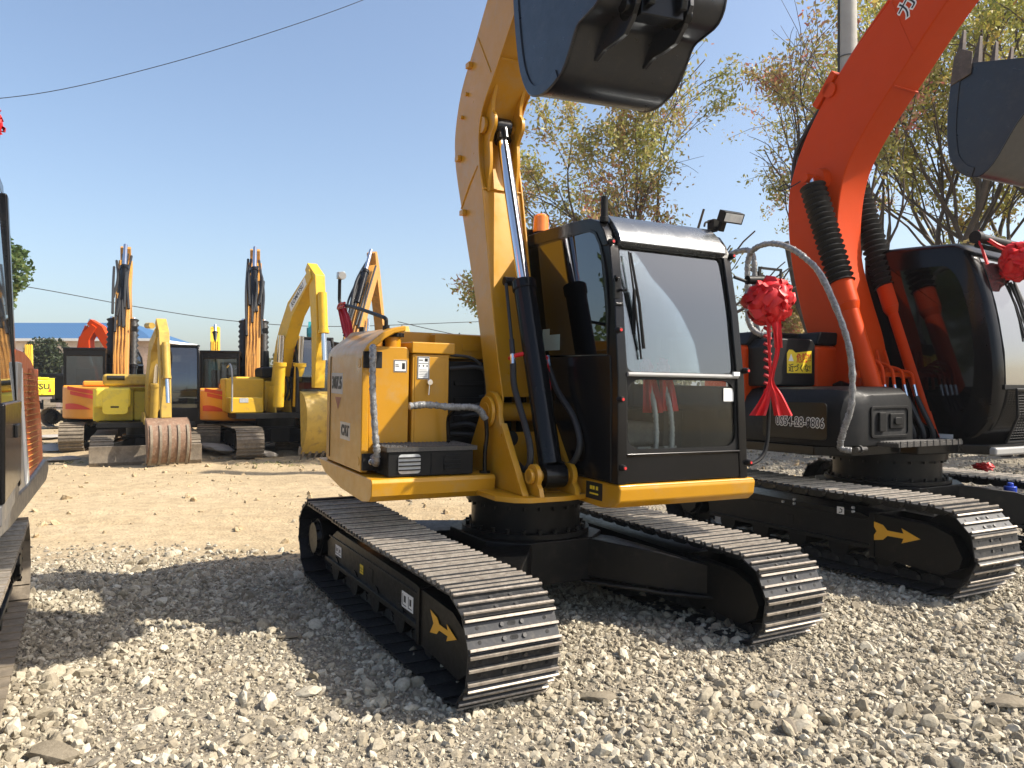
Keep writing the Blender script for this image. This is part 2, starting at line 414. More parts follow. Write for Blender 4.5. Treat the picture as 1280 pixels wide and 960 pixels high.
def arrow_decal(root, x0, x1, y, z, h, yaw, parent_name='arrow_decal', mat='decal_orange'):
    """notched arrow sticker on the track frame, pointing forward"""
    L = x1-x0; hs = h*.5
    p = [(x0, z+hs), (x0+L*.27, z+hs*.72), (x0+L*.36, z+hs*.26), (x0+L*.68, z+hs*.24), (x0+L*.64, z+hs*.72), (x1, z), (x0+L*.64, z-hs*.72), (x0+L*.68, z-hs*.24), (x0+L*.36, z-hs*.26), (x0+L*.27, z-hs*.72), (x0, z-hs), (x0+L*.14, z)]
    m = MB(); m.T = Matrix.Rotation(yaw, 4, 'Z')
    m.prism(p, min(y, y+.002*(1 if y > 0 else -1)), max(y, y+.002*(1 if y > 0 else -1)), 'y')
    return m.build(parent_name, mat, root)
# ------------------------------------------------------------------ shared machine parts
def beam(mb, center, half, y0, y1, m=0):
    """side-on box beam: centre line in xz with half-heights"""
    c = [Vector((a, b)) for a, b in center]; up = []; dn = []
    for i, p in enumerate(c):
        d = (c[min(i+1, len(c)-1)]-c[max(i-1, 0)]).normalized(); n = Vector((-d.y, d.x))
        up.append(tuple(p+n*half[i])); dn.append(tuple(p-n*half[i]))
    mb.prism(up+dn[::-1], y0, y1, 'y', m)
def ram(root, p0, p1, split, rb, rr, mb_='black', name='hydraulic_cylinder', end=True):
    """hydraulic cylinder: barrel p0->split, rod to p1"""
    p0, p1 = Vector(p0), Vector(p1); d = (p1-p0); q = p0+d*split; u = d.normalized()
    m = MB()
    m.cyl(p0+u*rb*.9, q, rb, n=24); m.cyl(q-u*.05, q+u*.012, rb*1.12, n=24)
    m.cyl(p0-Vector((0, rb*1.05, 0)), p0+Vector((0, rb*1.05, 0)), rb*1.05, n=20)
    c = m.build(name, mb_, root, bevel=.004)
    t = MB(); t.cyl(q+u*.005, p1, rr, n=20)
    t.build('piston_rod', 'chrome', c)
    if end:
        e = MB(); e.cyl(p1-Vector((0, rb*.8, 0)), p1+Vector((0, rb*.8, 0)), rr*1.6, n=20); e.cyl(p1-u*rr*2.6, p1, rr*1.45, n=16)
        e.build('rod_end', 'black', c, bevel=.004)
    return c
def bucket(root, prof, y0, y1, mat, teeth=5, lipdir=(0, 1), warp=None, th=.016, side_mat=None, cutter=True, tooth_mat='rust', tooth_len=.16, lip_mat=None):
    """bucket from the outer shell profile (xz, lip first); open mouth between lip and hinge"""
    pr = smooth2(prof, 3)
    c = [Vector(p) for p in pr]; inn = []
    cen = sum(c, Vector((0, 0)))/len(c)
    for i, p in enumerate(c):
        d = (c[min(i+1, len(c)-1)]-c[max(i-1, 0)]).normalized(); n = Vector((-d.y, d.x))
        if n.dot(cen-p) < 0: n = -n
        inn.append(tuple(p+n*th))
    b = MB(warp); b.prism(pr+inn[::-1], y0, y1, 'y')
    o = b.build('bucket', mat, root, bevel=.003, angle=25)
    for y in (y0-.001, y1+.001):
        wb = MB(warp); wb.tube([(x, y, z) for x, z in pr], .0065, 6); wb.build('weld_bead', mat, o)
    for s, y in ((-1, y0), (1, y1)):
        sp = MB(warp); sp.prism(pr, y-.002 if s < 0 else y-.016, y+.016 if s < 0 else y+.002, 'y')
        # raised wear strip along the floor edge
        strip = pr[:max(4, len(pr)//2)]; ins = [tuple(Vector(a)+(Vector(b_)-Vector(a))*3.4) for a, b_ in zip(strip, inn[:len(strip)])]
        sp.prism(strip+ins[::-1], y-.010 if s < 0 else y, y if s < 0 else y+.010, 'y')
        sp.build('side_plate', side_mat or mat, o, bevel=.003)
        if cutter:
            l0 = Vector(pr[0]); d = (Vector(pr[0])-Vector(pr[3])).normalized(); n = Vector((d.y, -d.x))
            if n.dot(cen-l0) < 0: n = -n
            cu = MB(warp)
            a = l0-d*.16; cu.prism([tuple(a), tuple(l0+d*.05), tuple(l0+d*.10+n*.05), tuple(l0+d*.06+n*.14), tuple(l0-d*.10+n*.15)], y-.018 if s < 0 else y+.004, y-.004 if s < 0 else y+.018, 'y')
            cu.build('side_cutter', tooth_mat, o, bevel=.006)
    l0 = Vector(pr[0]); d = (Vector(pr[0])-Vector(pr[2])).normalized(); n = Vector((d.y, -d.x))
    if n.dot(cen-l0) < 0: n = -n
    for i in range(teeth):
        y = y0+.045+(y1-y0-.09)*i/(teeth-1)
        t = MB(warp); w = .032
        A = l0-d*.05-n*.008; Bq = l0-d*.05+n*.035; tip = l0+d*tooth_len+n*.012
        t.loft([[(A.x, y-w, A.y), (Bq.x, y-w, Bq.y), (Bq.x, y+w, Bq.y), (A.x, y+w, A.y)],
                [((l0+d*.05-n*.012).x, y-w*.9, (l0+d*.05-n*.012).y), ((l0+d*.05+n*.04).x, y-w*.9, (l0+d*.05+n*.04).y), ((l0+d*.05+n*.04).x, y+w*.9, (l0+d*.05+n*.04).y), ((l0+d*.05-n*.012).x, y+w*.9, (l0+d*.05-n*.012).y)],
                [(tip.x, y-w*.55, tip.y), ((tip+n*.008).x, y-w*.55, (tip+n*.008).y), ((tip+n*.008).x, y+w*.55, (tip+n*.008).y), (tip.x, y+w*.55, tip.y)]])
        t.build('tooth', tooth_mat, o, bevel=.004)
    return o
def bellows(root, p0, p1, r, n, parent):
    p0, p1 = Vector(p0), Vector(p1); pts = []; rs = []
    for i in range(2*n+1):
        pts.append(p0.lerp(p1, i/(2*n))); rs.append(r if i % 2 == 0 else r*.68)
    m = MB(); m.tube(pts, rs, 20, 0)
    return m.build('rubber_bellows', 'rubber', parent, angle=70)
def wrapped_pipe(path, r, n=10, k=6, jitter=.18, seed=1, parent=None, name='handrail', mat='film'):
    g = random.Random(seed); p = smooth_path(path, k)
    fine = []
    for i in range(len(p)-1):
        for j in range(3): fine.append(p[i].lerp(p[i+1], j/3))
    fine.append(p[-1])
    rs = [r*(1+g.uniform(-jitter, jitter*1.6)) for _ in fine]
    m = MB(); m.tube(fine, rs, n, 0)
    # facet the film a little
    m.v = [tuple(Vector(v)+Vector((g.uniform(-1, 1), g.uniform(-1, 1), g.uniform(-1, 1)))*r*.10) for v in m.v]
    return m.build(name, mat, parent, angle=60)
def ruffle_ball(mb, c, r, seed=2, amp=.28, n=46, m=0, sc=(1, 1, 1)):
    """crumpled satin rosette: pleated, folded ball"""
    c = Vector(c); nu, nv = n, n//2; vs = []; g = random.Random(seed); off = Vector((g.uniform(0, 50), g.uniform(0, 50), g.uniform(0, 50)))
    for i in range(nv+1):
        a = math.pi*i/nv
        for j in range(nu):
            b = 2*math.pi*j/nu
            d = Vector((math.sin(a)*math.cos(b), math.sin(a)*math.sin(b), math.cos(a)))
            q = noise.noise(d*3.2+off)*1.0+abs(noise.noise(d*6.5+off))*1.2-.35+noise.noise(d*13+off)*.35
            rr = r*(1+amp*q)
            vs.append(c+Vector((d.x*sc[0], d.y*sc[1], d.z*sc[2]))*rr)
    fs = [(i*nu+j, (i+1)*nu+j, (i+1)*nu+(j+1) % nu, i*nu+(j+1) % nu) for i in range(nv) for j in range(nu)]
    mb.add(vs, fs, m)
def ruffle_flower(mb, c, r, seed=2, n=60, m=0):
    """satin rosette built from many folded loops"""
    g = random.Random(seed); c = Vector(c)
    for k in range(n):
        z = 1-2*(k+.5)/n; t = k*2.39996; q = math.sqrt(max(0, 1-z*z))
        d = Vector((q*math.cos(t), q*math.sin(t), z))
        a = d.cross(Vector((0, 0, 1)) if abs(d.z) < .9 else Vector((1, 0, 0))).normalized(); b = d.cross(a)
        ro = g.uniform(0, math.pi); a, b = a*math.cos(ro)+b*math.sin(ro), b*math.cos(ro)-a*math.sin(ro)
        w = r*g.uniform(.34, .62); h = r*g.uniform(.78, 1.22)
        nseg = 7; wid = 4; vs = []
        for i in range(nseg):
            u = i/(nseg-1); ang = math.pi*u
            for j in range(wid):
                v = j/(wid-1)-.5
                off = a*(math.cos(ang)*w*.5)+b*(v*w*1.1*(1+.3*math.sin(ang)))
                rad = r*.45+(h-r*.45)*math.sin(ang)**.6*(1-.25*(2*v)**2*g.uniform(.3, 1))
                p = c+d*rad+off+Vector((g.uniform(-1, 1), g.uniform(-1, 1), g.uniform(-1, 1)))*r*.075
                vs.append(p)
        fs = [(i*wid+j, (i+1)*wid+j, (i+1)*wid+j+1, i*wid+j+1) for i in range(nseg-1) for j in range(wid-1)]
        mb.add(vs, fs, m)
def cloth_strip(mb, path, w, side, seed=1, m=0, fold=.3, cols=7):
    """hanging ribbon tail with lengthwise folds; w may be a list"""
    g = random.Random(seed); p = smooth_path(path, 4); ws = [w]*len(p) if not hasattr(w, '__len__') else list(np.interp(np.linspace(0, 1, len(p)), np.linspace(0, 1, len(w)), w))
    s = Vector(side).normalized(); vs = []; ph = g.uniform(0, 6)
    for i, q in enumerate(p):
        d = (p[min(i+1, len(p)-1)]-p[max(i-1, 0)]).normalized(); n = d.cross(s).normalized()
        for j in range(cols):
            u = j/(cols-1)-.5
            vs.append(q+s*u*ws[i]+n*math.sin(u*11+ph+i*.25)*ws[i]*fold*.5)
    fs = [(i*cols+j, i*cols+j+1, (i+1)*cols+j+1, (i+1)*cols+j) for i in range(len(p)-1) for j in range(cols-1)]
    mb.add(vs, fs, m)
# ------------------------------------------------------------------ camera, light, sky
F_, YH, CH = 955.5, 485., 1.413
cd = bpy.data.cameras.new('camera'); cam = bpy.data.objects.new('camera', cd); COL.objects.link(cam)
cam.location = (0, 0, CH); cam.rotation_euler = (math.pi/2+math.atan2(YH-480, F_), 0, 0)
cd.sensor_width = 36; cd.lens = F_/1280*36; cd.clip_end = 3000; cd.clip_start = .05
scene.camera = cam
sun_dir = Vector((.995*math.cos(R(45)), -.097*math.cos(R(45)), math.sin(R(45)))).normalized()
sd = bpy.data.lights.new('sun', 'SUN'); sun = bpy.data.objects.new('sun', sd); COL.objects.link(sun)
sd.energy = 4.9; sd.angle = R(.5); sd.color = (1, .92, .80)
sun.rotation_euler = (-sun_dir).to_track_quat('-Z', 'Y').to_euler()
w = bpy.data.worlds.new('World'); scene.world = w; w.use_nodes = True
nt = w.node_tree; bg = nt.nodes['Background']
sk_ = nt.nodes.new('ShaderNodeTexSky'); sk_.sky_type = 'NISHITA'; sk_.sun_disc = False
sk_.sun_elevation = R(45); sk_.sun_rotation = math.atan2(sun_dir.x, sun_dir.y)
sk_.air_density = 1.0; sk_.dust_density = 2.6; sk_.ozone_density = 1.0; sk_.altitude = 0
nt.links.new(sk_.outputs[0], bg.inputs['Color']); bg.inputs['Strength'].default_value = .13
scene.view_settings.view_transform = 'Standard'; scene.view_settings.look = 'None'; scene.view_settings.gamma = 1; scene.view_settings.use_curve_mapping = False
scene.view_settings.exposure = .80
scene.cycles.max_bounces = 6; scene.cycles.transparent_max_bounces = 12; scene.cycles.use_denoising = True
# ------------------------------------------------------------------ ground sheet and gravel
def fbm(x, y, s, o=0, oct_=4):
    v = 0; a = 1
    for k in range(oct_):
        v += a*noise.noise(Vector((x*s, y*s, o+k*7.3))); s *= 2.1; a *= .5
    return v
def sstep(a, b, x):
    t = min(1, max(0, (x-a)/(b-a))); return t*t*(3-2*t)
def gravel_amount(x, y, edge_only=False):
    """1 = deep crushed stone, 0 = bare yellow dirt"""
    edge = 6.3+.55*fbm(x, y, .5, 3, 2)+max(0, x-.2)*2.4
    g = 1-sstep(edge-.9, edge+.7, y)
    if edge_only: return g
    # thin worn patch near the front left
    d = math.hypot((x+1.25)/.85, (y-3.45)/.75)
    g *= 1-.60*(1-sstep(.5, 1.15, d+.35*fbm(x, y, 2.2, 9, 2)))
    d = math.hypot((x+.2)/.8, (y-2.75)/.5); g *= 1-.55*(1-sstep(.5, 1.2, d+.3*fbm(x, y, 2, 5, 2)))
    d = math.hypot((x+1.25)/.9, (y-5.1)/1.5); g *= 1-.4*(1-sstep(.4, 1.2, d))
    return g
def height(x, y):
    h = .012*fbm(x, y, .9, 1, 3)
    if y < 14 and abs(x) < 12: h += .010*gravel_amount(x, y)*fbm(x, y, 5, 2, 2)
    if y > 11:
        k = sstep(11, 17, y)*(1-sstep(60, 90, y)); h += k*(.10*fbm(x, y, .35, 4, 4)+.10*fbm(x, y*1.8, 1.1, 6, 4))-.03*k
    if 6.5 < y < 15:
        for c_, sl, wd in ((8.3, .05, .14), (9.0, .07, .16), (10.4, .03, .2), (11.3, .02, .2), (12.6, -.04, .22)):
            d = (y-(c_+sl*x+.15*noise.noise(Vector((x*.3, c_, 0)))))/wd
            if abs(d) < 3: h += (-.022*math.exp(-d*d)+.012*math.exp(-(abs(d)-1.5)**2*3))*(1+.6*noise.noise(Vector((x*3, y*3, 2))))
    return h-.012
xs = sorted(set(np.round(np.r_[-6:8:.045, np.geomspace(8, 640, 55), -np.geomspace(6, 640, 55)], 4)))
ys = sorted(set(np.round(np.r_[1.6:9:.045, np.geomspace(9, 26, 110), np.geomspace(26, 850, 50), -np.geomspace(.5, 350, 24), 0, .8], 4)))
nx, ny = len(xs), len(ys)
V = [(x, y, height(x, y)) for y in ys for x in xs]
Fc = [(j*nx+i, j*nx+i+1, (j+1)*nx+i+1, (j+1)*nx+i) for j in range(ny-1) for i in range(nx-1)]
me = bpy.data.meshes.new('ground'); me.from_pydata(V, [], Fc); me.shade_smooth()
at = me.attributes.new('gravel', 'FLOAT', 'POINT')
at.data.foreach_set('value', [gravel_amount(x, y, True) if abs(x) < 30 and y < 60 else 0 for y in ys for x in xs])
G = bpy.data.objects.new('ground', me); COL.objects.link(G); struct(G)
gm, nt, b = _new('yard dirt')
L = nt.links.new
a_ = nt.nodes.new('ShaderNodeAttribute'); a_.attribute_name = 'gravel'
n1 = _noise(nt, .35, 8, .62); r1 = _ramp(nt, [(.25, (.33, .25, .15)), (.5, (.43, .335, .205)), (.8, (.51, .41, .27))]); L(n1.outputs['Fac'], r1.inputs['Fac'])
n2 = _noise(nt, 6, 10, .75); r2 = _ramp(nt, [(.3, (.55, .55, .55)), (.65, (1.1, 1.1, 1.1))]); L(n2.outputs['Fac'], r2.inputs['Fac'])
mu = nt.nodes.new('ShaderNodeMix'); mu.data_type = 'RGBA'; mu.blend_type = 'MULTIPLY'; mu.inputs['Factor'].default_value = .8
L(r1.outputs[0], mu.inputs['A']); L(r2.outputs[0], mu.inputs['B'])
n3 = _noise(nt, 40, 6, .7); r3 = _ramp(nt, [(.3, (.17, .145, .11)), (.7, (.44, .39, .30))]); L(n3.outputs['Fac'], r3.inputs['Fac'])
mg = nt.nodes.new('ShaderNodeMix'); mg.data_type = 'RGBA'
L(a_.outputs['Fac'], mg.inputs['Factor']); L(mu.outputs['Result'], mg.inputs['A']); L(r3.outputs[0], mg.inputs['B'])
# scattered dark clods, tyre-worn streaks
n5 = _noise(nt, 1.6, 9, .8)
mp5 = nt.nodes.new('ShaderNodeMapping'); mp5.inputs['Scale'].default_value = (.30, 1.5, 1); L(n5.inputs['Vector'].links[0].from_socket, mp5.inputs['Vector']); L(mp5.outputs[0], n5.inputs['Vector']); r5 = _ramp(nt, [(.56, (0, 0, 0)), (.66, (.55, .55, .55))]); L(n5.outputs['Fac'], r5.inputs['Fac'])
md = nt.nodes.new('ShaderNodeMix'); md.data_type = 'RGBA'; L(r5.outputs[0], md.inputs['Factor']); L(mg.outputs['Result'], md.inputs['A']); md.inputs['B'].default_value = (.30, .215, .125, 1)
L(md.outputs['Result'], b.inputs['Base Color']); b.inputs['Roughness'].default_value = .95; b.inputs['Specular IOR Level'].default_value = .15
v1 = nt.nodes.new('ShaderNodeTexVoronoi'); v1.inputs['Scale'].default_value = 30; tc = nt.nodes.new('ShaderNodeTexCoord'); L(tc.outputs['Object'], v1.inputs['Vector'])
n4 = _noise(nt, 22, 12, .8)
ad = nt.nodes.new('ShaderNodeMath'); ad.operation = 'ADD'; L(v1.outputs['Distance'], ad.inputs[0]); L(n4.outputs['Fac'], ad.inputs[1])
bp = nt.nodes.new('ShaderNodeBump'); ms = nt.nodes.new('ShaderNodeMapRange'); L(a_.outputs['Fac'], ms.inputs['Value']); ms.inputs['To Min'].default_value = .38; ms.inputs['To Max'].default_value = .9; L(ms.outputs[0], bp.inputs['Strength']); bp.inputs['Distance'].default_value = .03; L(ad.outputs[0], bp.inputs['Height']); L(bp.outputs[0], b.inputs['Normal'])
me.materials.append(gm)
# stones: thousands of broken pieces in one mesh
def stone_variants(n, sub, seed):
    out = []
    for k in range(n):
        bm = bmesh.new(); bmesh.ops.create_icosphere(bm, subdivisions=sub, radius=1)
        g = random.Random(seed+k); off = Vector((g.uniform(0, 99), g.uniform(0, 99), 0))
        pl = [(Vector((g.gauss(0, 1), g.gauss(0, 1), g.gauss(0, 1))).normalized(), g.uniform(.5, .82)) for _ in range(9)]
        sc = Vector((g.uniform(.9, 1.35), g.uniform(.75, 1), g.uniform(.42, .75)))
        for v in bm.verts:
            p = v.co.normalized()*(1+.15*noise.noise(v.co*1.5+off))
            for n_, d in pl:
                e = p.dot(n_)-d
                if e > 0: p = p-n_*e
            v.co = Vector((p.x*sc.x, p.y*sc.y, p.z*sc.z))
        bm.verts.ensure_lookup_table()
        out.append((np.array([v.co for v in bm.verts]), np.array([[v.index for v in f.verts] for f in bm.faces])))
        bm.free()
    return out
def scatter(name, pts, sizes, variants, mat, seed):
    """pts Nx3; one mesh"""
    g = np.random.default_rng(seed); Vs = []; Fs = []; off = 0; cols = []
    which = g.integers(0, len(variants), len(pts))
    for k, (vv, ff) in enumerate(variants):
        idx = np.where(which == k)[0]
        if len(idx) == 0: continue
        q = g.normal(size=(len(idx), 4)); q[:, 1:3] *= .55; q /= np.linalg.norm(q, axis=1)[:, None]
        w_, x, y, z = q.T
        Rm = np.array([[1-2*(y*y+z*z), 2*(x*y-z*w_), 2*(x*z+y*w_)], [2*(x*y+z*w_), 1-2*(x*x+z*z), 2*(y*z-x*w_)], [2*(x*z-y*w_), 2*(y*z+x*w_), 1-2*(x*x+y*y)]]).transpose(2, 0, 1)
        P = np.einsum('nij,vj->nvi', Rm, vv)*sizes[idx][:, None, None]+pts[idx][:, None, :]
        Vs.append(P.reshape(-1, 3))
        Fs.append((ff[None]+(off+np.arange(len(idx))*len(vv))[:, None, None]).reshape(-1, 3)); off += len(idx)*len(vv)
        cols.append(np.repeat(g.random(len(idx)), len(vv)))
    Vs = np.concatenate(Vs); Fs = np.concatenate(Fs); cols = np.concatenate(cols)
    me = bpy.data.meshes.new(name); me.vertices.add(len(Vs)); me.vertices.foreach_set('co', Vs.astype(np.float32).ravel())
    me.loops.add(Fs.size); me.loops.foreach_set('vertex_index', Fs.astype(np.int32).ravel())
    me.polygons.add(len(Fs)); me.polygons.foreach_set('loop_start', np.arange(0, Fs.size, 3, dtype=np.int32)); me.polygons.foreach_set('loop_total', np.full(len(Fs), 3, dtype=np.int32))
    me.update(calc_edges=True); me.shade_flat()
    a = me.attributes.new('tone', 'FLOAT', 'POINT'); a.data.foreach_set('value', cols.astype(np.float32))
    me.materials.append(mat); o = bpy.data.objects.new(name, me); COL.objects.link(o); return o
sm, nt, b = _new('crushed limestone'); L = nt.links.new
a_ = nt.nodes.new('ShaderNodeAttribute'); a_.attribute_name = 'tone'
r = _ramp(nt, [(0, (.22, .19, .14)), (.35, (.35, .31, .23)), (.7, (.45, .405, .31)), (.93, (.55, .51, .41)), (1, (.18, .155, .12))]); L(a_.outputs['Fac'], r.inputs['Fac'])
n = _noise(nt, 60, 6, .7); r2 = _ramp(nt, [(.3, (.72, .70, .68)), (.7, (1.1, 1.1, 1.1))]); L(n.outputs['Fac'], r2.inputs['Fac'])
mu = nt.nodes.new('ShaderNodeMix'); mu.data_type = 'RGBA'; mu.blend_type = 'MULTIPLY'; mu.inputs['Factor'].default_value = 1; L(r.outputs[0], mu.inputs['A']); L(r2.outputs[0], mu.inputs['B'])
L(mu.outputs['Result'], b.inputs['Base Color']); b.inputs['Roughness'].default_value = .9; b.inputs['Specular IOR Level'].default_value = .2
bp = nt.nodes.new('ShaderNodeBump'); bp.inputs['Strength'].default_value = .5; bp.inputs['Distance'].default_value = .006; L(n.outputs['Fac'], bp.inputs['Height']); L(bp.outputs[0], b.inputs['Normal'])
g = np.random.default_rng(11)
def place(n, xr, yr, smin, smax, p, thr, pow_=2.2):
    pts = []; sz = []
    X = g.uniform(*xr, n); Y = g.uniform(*yr, n); U = g.random(n); S = smin+(smax-smin)*g.random(n)**pow_
    for x, y, u, s in zip(X, Y, U, S):
        if abs(x) > .72*y+.5: continue
        a = gravel_amount(x, y)
        cl = .5+.5*fbm(x, y, 1.4, 21, 2)
        if u < p(a, s, cl): pts.append((x, y, height(x, y)+s*.10)); sz.append(s)
    return np.array(pts), np.array(sz)
var1 = stone_variants(14, 1, 5); var2 = stone_variants(8, 2, 50)
P1, S1 = place(88000, (-4.5, 6.5), (2.0, 7.6), .007, .034, lambda a, s, c: a*(.45+.65*c), 0, 1.6)
o = scatter('gravel', P1, S1, var1, sm, 1); o['kind'] = 'stuff'
P2, S2 = place(6500, (-3.6, 5.2), (2.0, 6.8), .028, .060, lambda a, s, c: a*sstep(.35, .8, c)*.9, 0, 2.6)
o = scatter('coarse_gravel', P2, S2, var2, sm, 2); o['kind'] = 'stuff'
P3, S3 = place(90000, (-3.6, 4.6), (2.0, 6.3), .004, .014, lambda a, s, c: .95, 0, 1.3)
o = scatter('grit', P3, S3, stone_variants(5, 1, 90)[:5], sm, 3); o['kind'] = 'stuff'
P4, S4 = place(17000, (-3, 14), (7.4, 22), .016, .05, lambda a, s, c: a*.9+.02, 0, 1.6)
o = scatter('gravel_beyond', P4, S4, var1[:6], sm, 4); o['kind'] = 'stuff'
P5, S5 = place(17000, (-16, 6), (7, 30), .008, .075, lambda a, s, c: .14+.35*(c > .7)+.4*sstep(10, 14, 12), 0, 5)
o = scatter('loose_clods', P5, S5, var1[:4], gm, 5); o['kind'] = 'stuff'
# a few larger stones that lie alone in front
for k, (u, v, s, lab) in enumerate(((70, 945, .085, 'large rounded grey stone at the near left edge of the gravel, beside the left track'), (540, 888, .0, ''), (745, 868, .075, 'flat grey stone slab lying in front of the middle excavator tracks'), (1255, 880, .085, 'pale flat stone in the gravel at the lower right'), (362, 795, .05, 'dark grey stone lying in the shade left of the near track'))):
    if s == 0: continue
    X = (u-640)/F_; Yd = CH*F_/(v-YH); m = MB(); vv, ff = var2[k]
    m.add([Vector(p)*s*Vector((1.2, 1, .7)) if False else (p[0]*s*1.2, p[1]*s, p[2]*s*.75) for p in vv], ff.tolist())
    o = m.build('stone', sm, None, angle=20); o.location = (X*Yd, Yd, height(X*Yd, Yd)+s*.25); tag(o, lab, 'stone')
# ------------------------------------------------------------------ the yellow excavator in the middle
YM = thing('excavator', 'glossy yellow compact excavator with black cab, largest, in the middle foreground', 'excavator', (.077, 5.03, 0), mrot(.48, -.021, -.011))
def xf(z):   # front line of the cab
    return float(np.interp(z, [.89, 1.5, 1.9, 2.25, 2.36], [.885, .865, .82, .755, .70]))
def cabwarp(x, y, z):
    if y > .5: y -= .07*max(0, z-.9)/1.5*((y-.5)/.59)
    return (x, y, z)
def make_cab(root, dx=0, dy=0, mats=None):
    g = dict(shell='black', side='glass_side', front='glass_front', low='glass_low')
    if mats: g.update(mats)
    Y0, Y1 = .09, 1.09
    cab = MB(cabwarp)
    # floor pan, rear wall, roof, corner posts
    cab.box(-.32, .86, Y0+.01, Y1-.01, .89, .94)
    cab.box(-.33, -.27, Y0+.01, Y1-.01, .89, 1.62)
    cab.prism([(-.34, 2.36), (-.30, 2.435), (-.2, 2.455), (.35, 2.45), (.56, 2.435), (.66, 2.40), (.71, 2.34), (.755, 2.25), (.70, 2.25), (.60, 2.355), (-.30, 2.355)], Y0+.0, Y1-.0, 'y')
    zs = [.89, 1.2, 1.5, 1.7, 1.9, 2.1, 2.25, 2.33]
    for ya, yb in ((Y0, Y0+.075), (Y1-.075, Y1)):
        cab.loft([[(xf(z)-.085, ya, z), (xf(z), ya+(.012 if ya < .5 else 0), z), (xf(z), yb-(.012 if ya > .5 else 0), z), (xf(z)-.085, yb, z)] for z in zs])
    for y in (Y0, Y1-.05): cab.box(-.33, -.27, y, y+.05, .89, 2.40)
    cab.prism([(.05, 1.0), (.12, 1.0), (.10, 2.36), (.03, 2.36)], Y1-.045, Y1-.005, 'y')
    # front panel under the windshield and the sill ledge
    cab.prism([(.83, .895), (.878, .895), (.872, 1.045), (.885, 1.05), (.885, 1.062), (.83, 1.065)], Y0+.07, Y1-.07, 'y')
    shell = cab.build('cab', g['shell'], root, bevel=.012, seg=3)
    # right side: lower panel
    def side_poly(z0, z1, inset=0, n=6):
        p = [(-.315+inset, z0), ]
        zz = np.linspace(z0, z1, n)
        p += [(xf(z)-.05-inset, z) for z in zz]
        p += [(-.315+inset, z1)]
        return p
    m = MB(cabwarp); m.prism(side_poly(.90, 1.618), Y0-.004, Y0+.02, 'y'); m.build('side_panel', g['shell'], shell, bevel=.006)
    m = MB(cabwarp); m.prism(side_poly(.90, 1.45), Y1-.02, Y1+.004, 'y'); m.build('door_panel', g['shell'], shell, bevel=.006)
    # side window with rounded black band
    def rounded(poly, r=.06, n=4):
        out = []
        P = [Vector(a) for a in poly]
        for i, p in enumerate(P):
            a = (P[i-1]-p); b = (P[(i+1) % len(P)]-p)
            if a.normalized().angle(b.normalized()) > 2.6: out.append(tuple(p)); continue
            rr = min(r, a.length*.45, b.length*.45); a0 = p+a.normalized()*rr; b0 = p+b.normalized()*rr
            for k in range(n+1):
                t = k/n; q = a0*(1-t)**2+p*2*t*(1-t)+b0*t*t; out.append(tuple(q))
        return out
    win = [(-.29, 1.628), (.775, 1.628)]+rounded([(.775, 1.628), (.765, 1.9), (.715, 2.14), (.63, 2.355), (.30, 2.37), (-.29, 2.37)], .10)[6:] if False else [(-.29, 1.628), (.770, 1.628), (.760, 1.88), (.735, 2.05), (.705, 2.17), (.67, 2.26), (.62, 2.33), (.56, 2.355), (.3, 2.37), (-.27, 2.375), (-.29, 2.35)]
    big = [((x-.23)*1.035+.23, (z-2)*1.04+2+(.0)) if z > 1.7 else (x*1.01, z-.004) for x, z in win]
    m = MB(cabwarp); m.ring(big, win, Y0-.006, Y0+.018, 'y'); m.build('window_frame', g['shell'], shell, bevel=.004)
    m = MB(cabwarp); m.prism(win, Y0+.002, Y0+.008, 'y'); m.build('side_window', g['side'], shell)
    m = MB(cabwarp); m.prism(rounded([(-.26, 1.5), (.74, 1.5), (.69, 2.15), (.60, 2.33), (-.26, 2.34)], .07), Y1-.012, Y1-.006, 'y'); m.build('door_window', 'glass_side', shell)
    m = MB(cabwarp); m.quad([(-.30, Y0+.06, 1.62), (-.30, Y1-.06, 1.62), (-.30, Y1-.06, 2.34), (-.30, Y0+.06, 2.34)], .006); m.build('rear_window', 'glass_side', shell)
    # windshield: upper and lower pane, gaskets, middle bar
    def fquad(y0, y1, z0, z1, off, th, mat, name, par, n=5):
        mm = MB(cabwarp); zz = np.linspace(z0, z1, n)
        secs = [[(xf(z)-off, y0, z), (xf(z)-off+th, y0, z), (xf(z)-off+th, y1, z), (xf(z)-off, y1, z)] for z in zz]
        mm.loft(secs); return mm.build(name, mat, par)
    fquad(Y0+.07, Y1-.07, 1.515, 2.262, .030, .006, g['front'], 'windshield', shell)
    fquad(Y0+.07, Y1-.07, 1.075, 1.50, .030, .006, g['low'], 'lower_windshield', shell, 3)
    def rim(y0, y1, z0, z1, w, off, name, mat, r=.05, depth=.012):
        o_ = rrect(y0, y1, z0, z1, .012); i_ = rrect(y0+w, y1-w, z0+w, z1-w, r)
        mm = MB(cabwarp)
        k = len(o_); vs = []
        for q, d in ((o_, 0), (i_, 0), (o_, depth), (i_, depth)):
            vs += [(xf(z)-off+d, y, z) for y, z in q]
        fs = []
        for i in range(k):
            j = (i+1) % k
            fs += [(i, j, k+j, k+i), (2*k+i, 3*k+i, 3*k+j, 2*k+j), (i, 2*k+i, 2*k+j, j), (k+i, k+j, 3*k+j, 3*k+i)]
        mm.add(vs, fs); return mm.build(name, mat, par_)
    par_ = shell
    rim(Y0+.065, Y1-.065, 1.505, 2.275, .022, .026, 'window_gasket', 'blackflat', .04)
    rim(Y0+.065, Y1-.065, 1.062, 1.505, .022, .026, 'window_gasket', 'blackflat', .085)
    m = MB(cabwarp); m.cyl((xf(1.51)+.004, Y0+.075, 1.512), (xf(1.51)+.004, Y1-.075, 1.512), .013, n=10)
